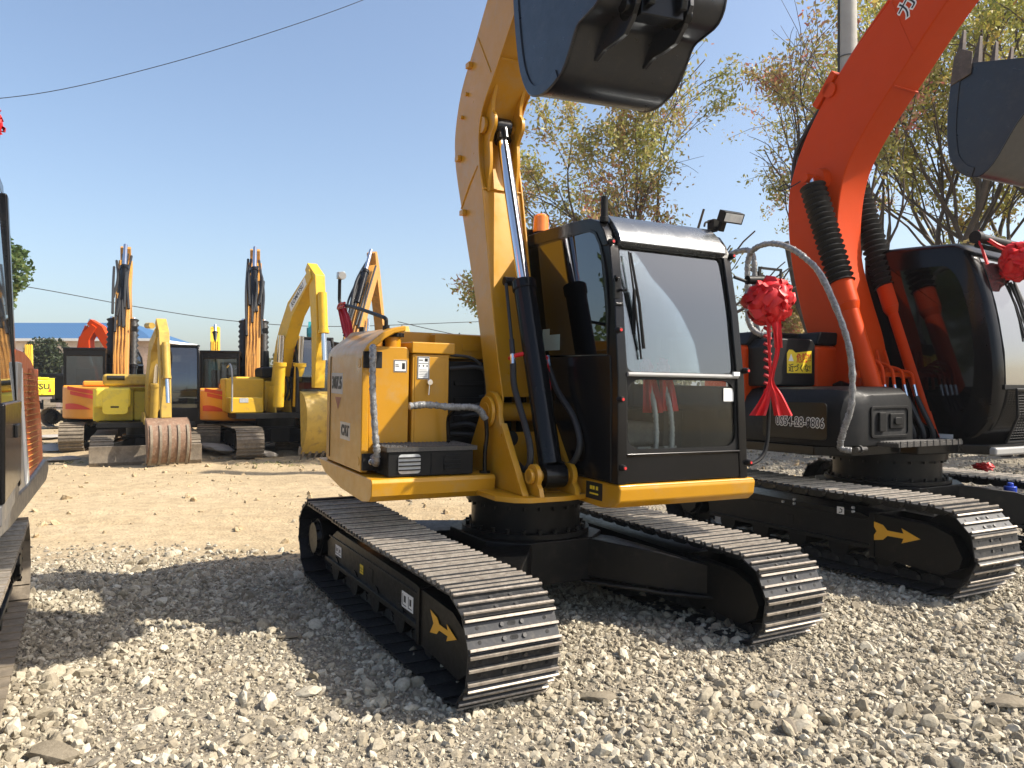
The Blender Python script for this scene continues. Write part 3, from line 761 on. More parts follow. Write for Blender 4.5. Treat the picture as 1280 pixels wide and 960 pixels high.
    m.build('windshield_bar', 'silver', shell)
    return shell
CAB = make_cab(YM)
# roof front highlight panel, latches, stub post, beacon, lamp
m = MB(cabwarp)
zz = [(.778, 2.275), (.765, 2.315), (.70, 2.395), (.645, 2.445), (.58, 2.462)]
m.loft([[(x-.03, .16, z-.02), (x, .16, z), (x, 1.02, z), (x-.03, 1.02, z-.02)] for x, z in zz]); m.build('roof_visor', 'roof_gloss', CAB, bevel=.006)
m = MB(); m.cyl((.66, .125, 2.40), (.66, .125, 2.55), .022, n=14); m.cyl((.66, .125, 2.40), (.66, .125, 2.43), .026, n=14); m.build('antenna_stub', 'blackflat', CAB, bevel=.003)
for (z, y) in ((2.27, .115), (1.76, .115), (1.37, .115), (.985, .13), (2.27, 1.03), (1.55, 1.06), (.985, 1.075)):
    m = MB(); x = xf(z)
    m.cyl((x-.01, y, z), (x+.03, y, z), .020, .015, n=14); m.build('latch_knob', 'blackflat', CAB, bevel=.003)
    m = MB(); m.cyl((x+.031, y, z), (x+.034, y, z), .008, n=12); m.build('knob_cap', 'redink', CAB)
m = MB(); x = xf(2.0); m.box(x+.001, x+.018, .10, .135, 1.94, 2.06); m.tube([(x+.01, .115, 2.04), (x+.035, .10, 2.05), (x+.045, .08, 2.06)], .009, 8); m.tube([(x+.01, .13, 1.99), (x+.045, .135, 1.985), (x+.05, .16, 1.99)], .008, 8)
m.box(x+.001, x+.03, .10, .15, 1.90, 1.915); m.build('wiper_bracket', 'black', CAB, bevel=.002)
m = MB(); a = (xf(1.72)+.012, .285, 1.66); b = (xf(2.1)+.02, .215, 2.21)
m.tube([a, (xf(1.9)+.028, .25, 1.92), b], [.011, .009, .006], 8); m.tube([(xf(2.2)+.006, .225, 2.22), (xf(1.96)+.006, .24, 1.96), (xf(1.72)+.004, .275, 1.60)], .0065, 6)
m.box(xf(2.0)+.0, xf(2.0)+.018, .235, .25, 1.74, 2.0)
m.build('windshield_wiper', 'blackflat', CAB)
m = MB(); m.cyl((-.17, .17, 2.455), (-.17, .17, 2.475), .05, n=20); m.build('beacon_base', 'blackflat', CAB, bevel=.003)
m = MB(); m.cyl((-.17, .17, 2.476), (-.17, .17, 2.585), .056, .050, n=20); m.cyl((-.17, .17, 2.585), (-.17, .17, 2.60), .050, .034, n=20); m.build('beacon', 'amber', CAB, bevel=.004)
m = MB(); m.box(-.34, -.22, .10, .22, 2.455, 2.50); m.build('roof_bracket', 'blackflat', CAB, bevel=.005)
wl = MB(); wl.T = Matrix.Translation((.70, 1.06, 2.53)) @ Matrix.Rotation(R(24), 4, 'Y')
wl.box(-.02, .035, -.085, .085, -.035, .035); wl.tube([(-.01, -.03, -.04), (-.03, -.05, -.10), (-.06, -.08, -.12)], .012, 8); wl.box(-.03, .0, -.05, -.01, -.10, -.03)
wlo = wl.build('work_light', 'blackflat', CAB, bevel=.006)
wl = MB(); wl.T = Matrix.Translation((.70, 1.06, 2.53)) @ Matrix.Rotation(R(24), 4, 'Y'); wl.box(.0352, .038, -.072, .072, -.026, .026); wl.build('lamp_lens', 'lens', wlo, bevel=.001)
m = MB(); m.tube(smooth_path([(.62, .92, 2.47), (.60, .95, 2.50), (.61, 1.0, 2.505), (.63, 1.03, 2.47)], 4), .007, 6); m.box(.58, .64, .98, 1.03, 2.46, 2.52); m.build('light_mount', 'blackflat', CAB)
m = MB(); m.quad([(xf(1.39)-.020, .90, 1.36), (xf(1.39)-.020, .98, 1.36), (xf(1.45)-.020, .98, 1.44), (xf(1.45)-.020, .90, 1.44)], .001); m.build('windshield_sticker', 'white', CAB)
m = MB(); m.box(xf(1.52)+.01, xf(1.52)+.022, .945, .995, 1.515, 1.54); m.build('window_catch', 'white', CAB, bevel=.002)
m = MB(); m.prism([(.02, 1.66), (.24, 1.66), (.24, 1.76), (.11, 1.76), (.11, 1.80), (.02, 1.80)], .0915, .0925, 'y'); m.build('window_sticker', paint('pale green sticker', (.32, .42, .38), .5), CAB)
# interior: seat, console, levers
m = MB(); m.box(-.12, .34, .34, .80, 1.05, 1.20); m.prism([(-.14, 1.18), (-.02, 1.18), (-.10, 1.78), (-.20, 1.78)], .34, .80, 'y'); m.prism(rrect(-.20, -.10, 1.80, 1.98, .04), .44, .70, 'y')
m.build('seat', 'fabric', CAB, bevel=.03, seg=3)
m = MB(); m.prism(smooth2([(.22, 1.28), (.30, 1.46), (.42, 1.50), (.50, 1.44), (.44, 1.32), (.34, 1.22)], 4), .15, .33, 'y'); m.build('armrest', 'fabric', CAB, bevel=.02)
m = MB(); m.box(-.1, .38, .16, .32, .94, 1.30); m.box(-.1, .38, .82, .98, .94, 1.28); m.box(.42, .82, .12, 1.05, .94, .955); m.build('console', 'interior', CAB, bevel=.02)
for y in (.50, .62):
    o = wrapped_pipe([(.70, y, .95), (.70, y+.01, 1.15), (.66, y+.02, 1.32), (.60, y-.0, 1.52)], .016, seed=int(y*10), parent=CAB, name='travel_lever', jitter=.12, mat='lens')  # paler than the rail film: sunlight on the levers is put into their colour
m = MB(); m.box(.60, .78, .42, .52, .96, .975, T=Matrix.Rotation(R(-8), 4, 'Y')); m.box(.60, .78, .62, .72, .96, .975, T=Matrix.Rotation(R(-8), 4, 'Y')); m.build('pedal', 'silver', CAB, bevel=.004)
# ---- upper structure platform and skirts
P_ = MB()
P_.prism([(-1.2, -.75), (-.9, -1.0), (.0, -1.0), (.05, -.45), (.45, -.45), (.56, -.38), (.60, -.30), (.60, -.05), (.56, .10), (.36, .16), (.3, 1.0), (-.9, 1.0), (-1.2, .7)], .765, .795, 'z')
P_.build('platform', 'yellow', YM, bevel=.004)
sk = MB()   # right deck skirt (viewer's left): rounded lower front edge
sk.prism([(.20, .885), (.215, .865), (.205, .79), (.17, .755), (.02, .735), (-.45, .75), (-.85, .80), (-1.06, .875), (-1.06, .885)], -1.11, -.33, 'y')
sk.build('deck_skirt', 'yellow', YM, bevel=.014, seg=3)
sk = MB()
sk.prism([(.885, .888), (.90, .868), (.89, .79), (.85, .755), (.70, .735), (.35, .745), (.30, .80), (.30, .888)], .105, 1.13, 'y')
skl = sk.build('cab_skirt', 'yellow', YM, bevel=.018, seg=3)
# serial plate on the cab skirt
m = MB(); m.quad([(.56, .1035, .775), (.73, .1035, .775), (.73, .1035, .875), (.56, .1035, .875)], .0012); pl = m.build('data_plate', 'ink', skl)
text('■■ ■\n▬▬▬', .03, frame_mx((.645, .1020, .825), (1, 0, 0), (0, 0, 1)), 'warn', pl, 'plate_print')
# ---- counterweight and side cowl
cw = MB()
arc = [(-.9, -1.085)]+[(-.9-.55*math.sin(R(a)), -1.085*math.cos(R(a))) for a in range(12, 180, 12)]+[(-.9, 1.05), (-.5, 1.05), (-.5, -1.0)]
cw.prism(arc, .90, 1.60, 'z'); 
cwo = cw.build('counterweight', 'yellow', YM, bevel=.03, seg=3)
hood = MB()
arc2 = [(x*.985+.0, y*.93) for x, y in arc]
hood.loft([[(x, y, 1.60) for x, y in arc2], [(x*.99, y*.985, 1.70) for x, y in arc2], [(x*.95-.02, y*.93, 1.775) for x, y in arc2]])
hood.build('engine_hood', 'yellow', YM, bevel=.012)
m = MB(); m.box(-.50, -.30, -.46, .04, .90, 1.58); m.box(-.50, -.28, -.40, .02, 1.3, 1.34); m.box(-.50, -.28, -.40, .02, 1.42, 1.45); m.box(-.50, -.28, -.40, .02, 1.18, 1.22)
m.build('valve_block', 'blackflat', YM, bevel=.004)
m = MB(); m.box(-.52, -.40, -.5, 1.02, 1.60, 1.765); m.build('hood_front_panel', 'yellow', YM, bevel=.008)
m = MB(); m.box(-.398, -.393, -.30, -.17, 1.655, 1.70); pb = m.build('hinge_plate', 'yellow', YM, bevel=.001)
for k in range(7):
    g_ = random.Random(k); y = -.44+k*.07; z = 1.08+k*.065
    m = MB(); m.tube(smooth_path([(-.30, y-.05, z), (-.24, y+.06, z+.02), (-.20, -.20, z-.03+g_.uniform(-.03, .03)), (-.16, -.14, z-.12)], 5), .016+.004*(k % 2), 8); m.build('hydraulic_hose', 'rubber', YM)
m = MB(); m.tube(smooth_path([(-.25, -.45, 1.62), (-.22, -.30, 1.60), (-.20, -.22, 1.50), (-.16, -.22, 1.25)], 5), .010, 8); m.tube(smooth_path([(-.25, -.45, 1.53), (-.2, -.25, 1.54), (-.18, -.2, 1.44)], 5), .014, 8); m.build('hydraulic_hose', 'rubber', YM)
# cowl
def cowl_sec(x, sh=0):
    return [(x, -1.10+sh, .895), (x, -1.10+sh, 1.58), (x, -1.093+sh, 1.62), (x, -1.07+sh, 1.66), (x, -.98+sh, 1.735), (x, -.90+sh, 1.77), (x, -.83+sh, 1.785), (x, -.83+sh, 1.75), (x, -.90+sh, 1.735), (x, -.96+sh, 1.70), (x, -1.04+sh, 1.63), (x, -1.055+sh, 1.58), (x, -1.055+sh, .895)]
cl = MB(); cl.loft([cowl_sec(-1.0, .05), cowl_sec(-.92, .012), cowl_sec(-.80), cowl_sec(-.045)])
COWL = cl.build('side_cowl', 'yellow', YM, bevel=.008)
m = MB()
for z0 in (.95,): m.box(-.785, -.780, -1.104, -1.099, .92, 1.60)
m.build('panel_gap', 'hole', COWL)
for nm, xx, zz_, s_, t_ in (('model_decal', -.62, 1.42, .11, '307.5'), ('brand_decal', -.40, 1.12, .09, 'CAT')):
    m = MB(); m.quad([(xx-s_*1.3, -1.1005, zz_-s_*.62), (xx+s_*1.3, -1.1005, zz_-s_*.62), (xx+s_*1.3, -1.1005, zz_+s_*.62), (xx-s_*1.3, -1.1005, zz_+s_*.62)], -.0009)
    d = m.build(nm, 'silver', COWL)
    text(t_, s_, frame_mx((xx, -1.1025, zz_), (1, 0, 0), (0, 0, 1)), 'ink', d, 'lettering', bold=.004)
m = MB(); m.add([(-.66, -1.1012, 1.33), (-.50, -1.1012, 1.33), (-.58, -1.1012, 1.25)], [(0, 1, 2)]); m.build('triangle_decal', paint('brown red print', (.28, .07, .02), .5), COWL)
for z in (1.05, 1.55):
    m = MB(); m.prism(circ(-.10, .96 if z < 1.3 else 1.55, .028, 18), -1.103, -1.099, 'y'); m.build('cowl_latch', 'yellow', COWL, bevel=.001)
# fuel tank box, tool box with lid and sticker
m = MB(); m.prism(rrect(-1.04, -.785, .90, 1.655, .03), -.50, -.105, 'x'); tank = m.build('fuel_tank', 'yellow', YM, bevel=.006)
m = MB(); m.cyl((-.22, -.86, 1.655), (-.22, -.86, 1.72), .055, n=24); m.build('filler_neck', 'yellow', tank, bevel=.004)
m = MB(); m.cyl((-.22, -.86, 1.72), (-.22, -.86, 1.745), .07, n=24)
for k in range(12): m.box(.055, .075, -.008, .008, 1.72, 1.745, T=Matrix.Translation((-.22, -.86, 0)) @ Matrix.Rotation(k*math.pi/6, 4, 'Z'))
m.build('filler_cap', 'blackflat', tank, bevel=.002)
m = MB(); m.box(-.50, -.10, -.765, -.52, .90, 1.615); tb = m.build('tool_box', 'yellow', YM, bevel=.005)
m = MB(); m.box(-.50, -.085, -.775, -.485, 1.618, 1.69); m.build('box_lid', 'yellow', tb, bevel=.008)
m = MB(); m.box(-.104, -.096, -.750, -.545, .97, 1.60); m.build('box_door', 'yellow', tb, bevel=.004)
m = MB(); m.cyl((-.095, -.66, 1.44), (-.06, -.66, 1.44), .018, n=14); m.cyl((-.07, -.66, 1.44), (-.07, -.665, 1.36), .006, n=8); m.build('door_latch', 'chrome', tb, bevel=.002)
def sticker(par, x, y0, y1, z0, z1, lines, seed=1, name='sticker'):
    m = MB(); m.quad([(x, y0, z0), (x, y1, z0), (x, y1, z1), (x, y0, z1)], .001); s_ = m.build(name, 'white', par)
    m = MB(); e = .006
    m.ring([(y0+e*.3, z0+e*.3), (y1-e*.3, z0+e*.3), (y1-e*.3, z1-e*.3), (y0+e*.3, z1-e*.3)], [(y0+e, z0+e), (y1-e, z0+e), (y1-e, z1-e), (y0+e, z1-e)], x+.0012, x+.0018, 'x')
    g = random.Random(seed)
    for a, b, c_, d in lines: m.box(x+.0012, x+.0018, y0+(y1-y0)*a, y0+(y1-y0)*b, z0+(z1-z0)*c_, z0+(z1-z0)*d)
    m.build('printed_marks', 'ink', s_); return s_
sticker(tb, -.094, -.735, -.655, 1.46, 1.60, [(.12, .45, .82, .86), (.6, .85, .78, .92), (.1, .9, .68, .70), (.12, .2, .55, .62), (.45, .55, .55, .62), (.75, .85, .55, .62)]+[(.15, .8, .12+k*.07, .135+k*.07) for k in range(5)], name='instruction_sticker')
sticker(tank, -.104, -.885, -.80, 1.50, 1.575, [(.12, .40, .45, .52), (.12, .35, .60, .65), (.62, .85, .25, .75)], name='fuel_sticker')
# step box with grille lamps
m = MB(); m.box(-.12, .165, -1.0, -.46, .89, 1.035); st = m.build('step_box', 'blackflat', YM, bevel=.006)
m = MB(); m.box(-.14, .175, -1.01, -.44, 1.036, 1.062)
for i in range(11):
    for j in range(20):
        x = -.125+i*.027; y = -.995+j*.0275
        m.cyl((x, y, 1.061), (x, y, 1.069), .0075, .004, n=6)
m.build('step_plate', 'grip', st)
for k, (yc, r_, mt) in enumerate(((-.87, .068, 'lens'), (-.60, .055, 'hole'))):
    m = MB(); m.prism(rrect(yc-r_, yc+r_, .962-.055, .962+.058, .045 if k else .02, 5), .166, .169, 'x'); gr = m.build('vent_opening', mt, st)
    m = MB()
    for q in range(4): m.box(.169, .178, yc-r_*.98, yc+r_*.98, .925+q*.024, .932+q*.024)
    m.build('vent_slat', 'blackflat', gr)
m = MB(); m.box(.165, .169, -.735, -.73, .895, 1.03); m.build('seam', 'hole', st)
# handrails wrapped in film
hr = wrapped_pipe([(-.05, -1.04, 1.60), (.03, -1.06, 1.64), (.08, -1.075, 1.60), (.09, -1.075, 1.40), (.10, -1.06, 1.15), (.10, -1.045, 1.02), (.06, -1.04, .96), (-.02, -1.03, .99)], .019, seed=4, parent=YM, jitter=.10)
wrapped_pipe([(.12, -.86, 1.30), (.12, -.75, 1.308), (.12, -.60, 1.295), (.12, -.45, 1.292), (.12, -.40, 1.27), (.12, -.36, 1.22)], .020, seed=6, parent=YM, jitter=.13)
m = MB(); m.tube(smooth_path([(.12, -.36, 1.23), (.12, -.35, 1.12), (.12, -.36, 1.02), (.12, -.36, .89)], 4), .014, 8); m.tube(smooth_path([(.06, -.55, 1.27), (.0, -.56, 1.22), (-.02, -.55, 1.1), (-.02, -.54, .95)], 4), .012, 8); m.cyl((.12, -.36, .885), (.12, -.36, .90), .035, n=14)
m.build('handrail_leg', 'black', YM)
for z in (1.575, .965):
    m = MB(); m.box(-.055, -.02, -1.095, -.985 if z > 1.2 else -.95, z-.055, z+.045); m.build('rail_bracket', 'hole', YM, bevel=.004)
    m = MB(); m.cyl((-.02, -1.05, z-.0), (.01, -1.05, z-.0), .018, n=14); m.build('rail_bolt', 'chrome', YM, bevel=.003)
# tall black mirror rail at the rear right corner
m = MB(); m.tube(smooth_path([(-.22, -.90, 1.64), (-.22, -.90, 1.80), (-.24, -.90, 1.835), (-.36, -.90, 1.86), (-.9, -.90, 1.95), (-1.28, -.90, 2.00), (-1.35, -.90, 2.03), (-1.36, -.90, 2.10), (-1.36, -.90, 2.24)], 5), .013, 8)
m.cyl((-.22, -.90, 1.64), (-.22, -.90, 1.79), .022, n=12); mr = m.build('mirror_rail', 'blackflat', YM)
m = MB(); m.box(-1.36, -1.31, -.925, -.875, 2.20, 2.25); m.cyl((-1.31, -.9, 2.22), (-1.28, -.9, 2.22), .03, n=12); m.build('mirror_clamp', 'silver', mr, bevel=.003)
# ---- boom foot bracket
for y0, y1 in ((-.30, -.265), (.065, .10)):
    m = MB(); pr = [(-.30, .795), (.50, .795), (.42, .90), (.28, 1.06), (.20, 1.18)]+[(.05+.13*math.cos(R(a)), 1.26+.13*math.sin(R(a))) for a in range(-10, 200, 21)]+[(-.25, 1.0)]
    m.prism(pr, y0, y1, 'y'); m.prism([(.46, .795), (.52, .795), (.30, 1.09), (.22, 1.20), (.20, 1.16), (.27, 1.05)], y0-.004, y1+.004, 'y')
    m.build('boom_bracket', 'yellow', YM, bevel=.005)
m = MB(); m.box(.16, .185, -.265, .065, .80, 1.14); m.prism([(.44, .80), (.20, .80), (.20, 1.10)], -.105, -.095, 'y'); fp = m.build('bracket_web', 'yellow', YM, bevel=.003)
m = MB(); m.cyl((.1855, -.20, .91), (.1875, -.20, .91), .018, n=16); m.prism(circ(-.215, 1.10, .05, 18), .1855, .188, 'x'); m.build('web_opening', 'hole', fp)
m = MB(); m.prism(rrect(-.30, .10, 0, 1, .02) and [(.16, -.262), (.44, -.262), (.44, .062), (.16, .062)], .796, .80, 'z'); 
# cylinder lugs
for y0, y1 in ((-.235, -.205), (.005, .035)):
    pr = [(.38, .795), (.60, .795), (.585, .84)]+[(.50+.072*math.cos(R(a)), .905+.072*math.sin(R(a))) for a in range(-35, 180, 24)]+[(.42, .86)]
    m.prism(pr, y0, y1, 'y')
lug = m.build('cylinder_lug', 'yellow', YM, bevel=.004)
m = MB(); m.cyl((.50, -.262, .905), (.50, .06, .905), .032, n=20); m.cyl((.50, -.262, .905), (.50, -.236, .905), .045, n=20); m.build('lug_pin', 'yellow', lug, bevel=.004)
m = MB(); m.cyl((.05, -.335, 1.26), (.05, .135, 1.26), .06, n=24); m.cyl((.05, -.33, 1.26), (.05, -.305, 1.26), .10, n=28); m.build('boom_foot_pin', 'yellow', YM, bevel=.005)
# ---- boom
outer = [(-.04, 1.18), (-.09, 1.28), (-.11, 1.42), (-.245, 1.86), (-.395, 2.25), (-.632, 2.84), (-.695, 3.06), (-.695, 3.25), (-.60, 3.50), (-.40, 3.73), (-.18, 3.99), (.30, 4.52), (1.00, 5.06)]
belly = [(1.20, 4.86), (.62, 4.24), (.26, 3.79), (-.05, 3.46), (-.22, 3.30), (-.29, 3.15), (-.28, 2.95), (-.215, 2.70), (-.10, 2.21), (.03, 1.69), (.14, 1.36), (.13, 1.22), (.06, 1.14)]
poly = smooth2(outer[2:], 3); poly2 = smooth2(belly[:-2], 3)
prof = outer[:2]+poly+poly2+belly[-2:]
b = MB(); b.prism([(x, z) for x, z in prof], -.255, -.243, 'y'); b.prism(prof, .043, .055, 'y')
inset = [(x, z) for x, z in prof]
# belly plate and back plate sit just inside the side plates
def plate_strip(mb, pts, y0, y1, th, side):
    c = [Vector(p) for p in pts]; q = []
    for i, p in enumerate(c):
        d = (c[min(i+1, len(c)-1)]-c[max(i-1, 0)]).normalized(); n = Vector((-d.y, d.x))*side; q.append(tuple(p+n*th))
    mb.prism([tuple(p) for p in c]+q[::-1], y0, y1, 'y')
plate_strip(b, [(x+.012, z+.0) for x, z in poly], -.243, .043, .012, -1)
bl = [(x-.018, z-.0) for x, z in poly2]
plate_strip(b, bl, -.243, .043, .012, -1)
boom = b.build('boom', 'yellow', YM, bevel=.004, angle=25)
# weld seams and the long belly stiffener faces
m = MB()
m.tube([(-.56, -.256, 2.66), (-.42, -.257, 2.80), (-.30, -.256, 2.90)], .006, 6); m.box(-.16, -.02, -.243, .043, 0, 0.001) if False else None
m.tube([(-.235, -.243, 2.74), (-.235, .043, 2.74)], .006, 6); m.tube([(.02, -.243, 3.51), (.02, .043, 3.51)], .006, 6); m.tube([(-.33, -.257, 3.77), (-.12, -.257, 3.47)], .005, 6)
m.build('weld_bead', 'yellow', boom)
for (x, z) in ((-.50, 2.62), (-.60, 3.02), (-.44, 3.62), (-.56, 3.30), (-.49, 3.44)):
    m = MB()
    if z in (2.62, 3.02, 3.62): m.box(x-.03, x+.03, -.285, -.256, z-.018, z+.018)
    else: m.cyl((x, -.275, z), (x, -.256, z), .014, n=10)
    m.build('boom_boss', 'yellow', boom, bevel=.003)
# ears carrying the rod end
for y0, y1 in ((-.215, -.19), (-.01, .015)):
    m = MB()
    ear = smooth2([(-.27, 2.72), (-.235, 2.90), (-.25, 3.05)], 3)+[(-.35+.085*math.cos(R(a))+.09, 3.17+.085*math.sin(R(a))) for a in range(-60, 70, 20)]+smooth2([(-.22, 3.30), (-.16, 3.42), (-.02, 3.58)], 3)+[(-.05, 3.60), (-.25, 3.50), (-.36, 3.2), (-.33, 2.9)]
    ear = [(x+.04, z) for x, z in ear]
    m.prism(ear, y0, y1, 'y'); e = m.build('boom_ear', 'yellow', boom, bevel=.004)
m = MB(); m.cyl((-.27, -.245, 3.17), (-.27, .05, 3.17), .032, n=20)
for s in (-.235, .02): m.cyl((-.27, s-.012, 3.17), (-.27, s+.012, 3.17), .055, n=20)
m.build('rod_pin', 'yellow', boom, bevel=.004)
ram(YM, (.50, -.10, .905), (-.27, -.10, 3.17), .52, .070, .041)
# hoses beside the barrel, clamps, steel pipe
m = MB(); m.tube([(.02, -.185, 2.08), (.14, -.20, 1.72)], .011, 8); m.tube([(.14, -.20, 1.72), (.17, -.205, 1.62)], .017, 8); m.build('steel_pipe', 'rubber', YM)
m = MB(); m.tube([(.17, -.205, 1.625), (.185, -.21, 1.56)], .019, 10); m.build('hose_fitting', 'chrome', YM)
m = MB(); m.tube(smooth_path([(.185, -.21, 1.565), (.22, -.215, 1.42), (.34, -.21, 1.22), (.43, -.215, 1.08), (.44, -.22, .97), (.36, -.22, .93), (.22, -.22, 1.0), (.15, -.215, 1.12)], 6), .020, 10); m.build('hydraulic_hose', 'rubber', YM)
m = MB(); m.tube([(.24, .0, 1.62), (.255, .005, 1.55)], .019, 10); m.build('hose_fitting', 'chrome', YM)
m = MB(); m.tube(smooth_path([(.255, .005, 1.55), (.33, .03, 1.40), (.47, .06, 1.25), (.55, .06, 1.10), (.52, .04, .99), (.42, .03, .95), (.30, .0, 1.02)], 6), .020, 10); m.build('hydraulic_hose', 'rubber', YM)
m = MB()
m.cyl((.0, -.115, 2.10), (.0, -.19, 2.10), .03, n=14); m.build('port_block', 'black', YM, bevel=.003)
# ---- stick, linkage and bucket (mostly above the picture)
m = MB(); beam(m, [(.92, 5.25), (1.12, 4.92), (1.32, 4.35), (1.50, 3.72)], [.06, .19, .13, .07], -.21, .01); stick = m.build('stick', 'yellow', YM, bevel=.006)
def bwarp(x, y, z): return (x+.16*(y+.42), y, z)
bk = bucket(YM, [(.42, 3.95), (.50, 3.72), (.555, 3.42), (.62, 3.18), (.72, 3.03), (.84, 2.98), (.96, 2.985), (1.065, 3.03), (1.14, 3.12), (1.20, 3.205), (1.28, 3.225), (1.38, 3.25), (1.43, 3.34), (1.42, 3.50), (1.42, 3.62)], -.42, .22, 'bucket', 5, warp=bwarp, th=.016, tooth_mat='tooth_steel')
for y in (-.27, .0):
    m = MB(bwarp); m.prism(smooth2([(1.12, 3.08), (1.20, 3.11), (1.28, 3.11), (1.37, 3.12)], 3)+[(1.43, 3.17), (1.48, 3.26), (1.47, 3.40), (1.40, 3.50), (1.30, 3.30), (1.1, 3.15)], y-.012, y+.012, 'y'); m.build('bucket_ear', 'bucket', bk, bevel=.004)
m = MB(bwarp); m.cyl((1.40, -.31, 3.24), (1.40, .04, 3.24), .035, n=20); m.cyl((1.40, -.285, 3.24), (1.40, -.262, 3.24), .065, n=20); m.cyl((1.40, -.015, 3.24), (1.40, .012, 3.24), .065, n=20); m.build('ear_pin', 'black', bk, bevel=.003)
m = MB(bwarp); m.box(1.36, 1.46, -.25, -.03, 3.19, 3.29); m.prism([(1.40, 3.22), (1.50, 3.22), (1.66, 3.95), (1.55, 3.98)], -.24, -.205, 'y'); m.prism([(1.40, 3.22), (1.50, 3.22), (1.66, 3.95), (1.55, 3.98)], -.075, -.04, 'y'); m.prism([(1.45, 3.32), (1.50, 3.32), (1.62, 3.9), (1.57, 3.9)], -.205, -.075, 'y')
m.build('bucket_link', 'black', YM, bevel=.006)
m = MB(bwarp); m.cyl((1.62, -.14, 3.9), (1.30, -.14, 4.9), .055, n=18); m.build('bucket_cylinder', 'black', YM, bevel=.004)
undercarriage(YM, yaw=.035)
arrow_decal(YM, .90, 1.20, -1.06, .29, .11, .035)
# stickers on the near track frame
for x0, x1, z0, z1, mt in ((-.79, -.66, .255, .325, 'white'), (-.27, -.21, .25, .305, 'warn'), (.44, .60, .235, .32, 'white')):
    m = MB(); m.T = Matrix.Rotation(.035, 4, 'Z'); m.box(x0, x1, -1.0285, -1.0265, z0, z1); s_ = m.build('frame_sticker', mt, YM)
    m = MB(); m.T = Matrix.Rotation(.035, 4, 'Z'); k = (x1-x0)
    for a, b_ in ((.08, .42), (.58, .9)):
        m.box(x0+k*a, x0+k*b_, -1.0292, -1.0285, z0+.012, z0+.016); m.box(x0+k*a, x0+k*(a+.04), -1.0292, -1.0285, z0+.012, z1-.012); m.box(x0+k*(a+.12), x0+k*(b_-.05), -1.0292, -1.0285, z0+.03, z1-.02)
    m.build('printed_marks', 'ink', s_)
# cab side post with mirror at the cab's left front corner
m = MB(); m.tube(smooth_path([(.80, 1.08, .96), (.80, 1.22, .97), (.79, 1.32, 1.05), (.78, 1.35, 1.25), (.77, 1.35, 1.70), (.76, 1.345, 2.02)], 5), .013, 8); m.tube([(.76, 1.05, 2.14), (.76, 1.15, 2.12), (.76, 1.33, 2.14)], .011, 8); m.cyl((.76, 1.16, 2.13), (.76, 1.30, 2.14), .028, n=12)
m.box(.75, .76, 1.26, 1.28, 2.14, 2.22); m.box(.75, .76, 1.26, 1.46, 2.21, 2.225); m.box(.75, .76, 1.45, 1.465, 2.06, 2.225)
m.build('mirror_post', 'blackflat', YM)
# ---- ribbons and rosettes hang on the machines: things of their own
def wpt(root_loc, rot, p): return (Matrix.Translation(root_loc) @ rot.to_matrix().to_4x4()) @ Vector(p)
YR = mrot(.48, -.021, -.011); YL = (.077, 5.03, 0)
def L2W(p): return wpt(YL, YR, p)
c = L2W((.80, 1.31, 2.00))
ro = thing('ribbon_rosette', 'crumpled red satin rosette with hanging tails on the mirror post between the two cabs', 'rosette', tuple(c))
m = MB(); m.T = Matrix.Translation(-Vector(c)); ruffle_flower(m, c, .140, 5, 110); ruffle_ball(m, c, .095, 5, .3, 36); m.build('rosette_flower', 'red', ro, recalc=False, angle=50)
m = MB(); m.T = Matrix.Translation(-Vector(c)); s = Vector((1, 0, 0))
cloth_strip(m, [c+Vector((.01, -.05, -.10)), c+Vector((.035, -.06, -.30)), c+Vector((.0, -.05, -.50)), c+Vector((.03, -.06, -.60)), c+Vector((.075, -.06, -.73))], [.05, .03, .025, .07, .12], s, 1)
cloth_strip(m, [c+Vector((-.02, -.05, -.10)), c+Vector((-.015, -.05, -.32)), c+Vector((-.01, -.05, -.50)), c+Vector((-.04, -.05, -.62)), c+Vector((-.09, -.05, -.73))], [.03, .02, .02, .06, .10], s, 2)
cloth_strip(m, [c+Vector((.02, -.05, -.09)), c+Vector((.03, -.07, -.2)), c+Vector((.04, -.06, -.3))], [.07, .05, .05], s, 3)
m.build('ribbon_tail', 'red', ro, recalc=False)
m = MB(); m.T = Matrix.Translation(-Vector(c))
for k in range(9):
    z = -.18-k*.05; q = c+Vector((-.018, 0, z)); m.tube([q+Vector((-.022, -.02, .012)), q+Vector((.0, -.028, 0)), q+Vector((.022, -.02, -.012))], .013, 6)
m.build('ribbon_wrap', 'red2', ro)
def band(name, label, pts, r, mat, cat='ribbon', tail=None):
    c0 = L2W(pts[0]); t = thing(name, label, cat, tuple(c0))
    m = MB(); m.T = Matrix.Translation(-Vector(c0)); m.tube(smooth_path([L2W(p) for p in pts], 5), r, 8); m.build('ribbon_band', mat, t)
    if tail:
        m = MB(); m.T = Matrix.Translation(-Vector(c0))
        for tl in tail: cloth_strip(m, [L2W(p) for p in tl], [.03, .045, .05], (1, 0, .2), 3, fold=.25)
        m.build('ribbon_tail', mat, t, recalc=False)
band('ribbon_tie', 'red ribbon tied round the black boom cylinder barrel of the middle excavator', [(.12, -.20, 1.60), (.20, -.19, 1.62), (.26, -.12, 1.635), (.27, -.05, 1.62), (.24, .01, 1.60)], .014, 'red', tail=[[(.25, -.02, 1.61), (.27, -.02, 1.52), (.27, -.01, 1.40)]])
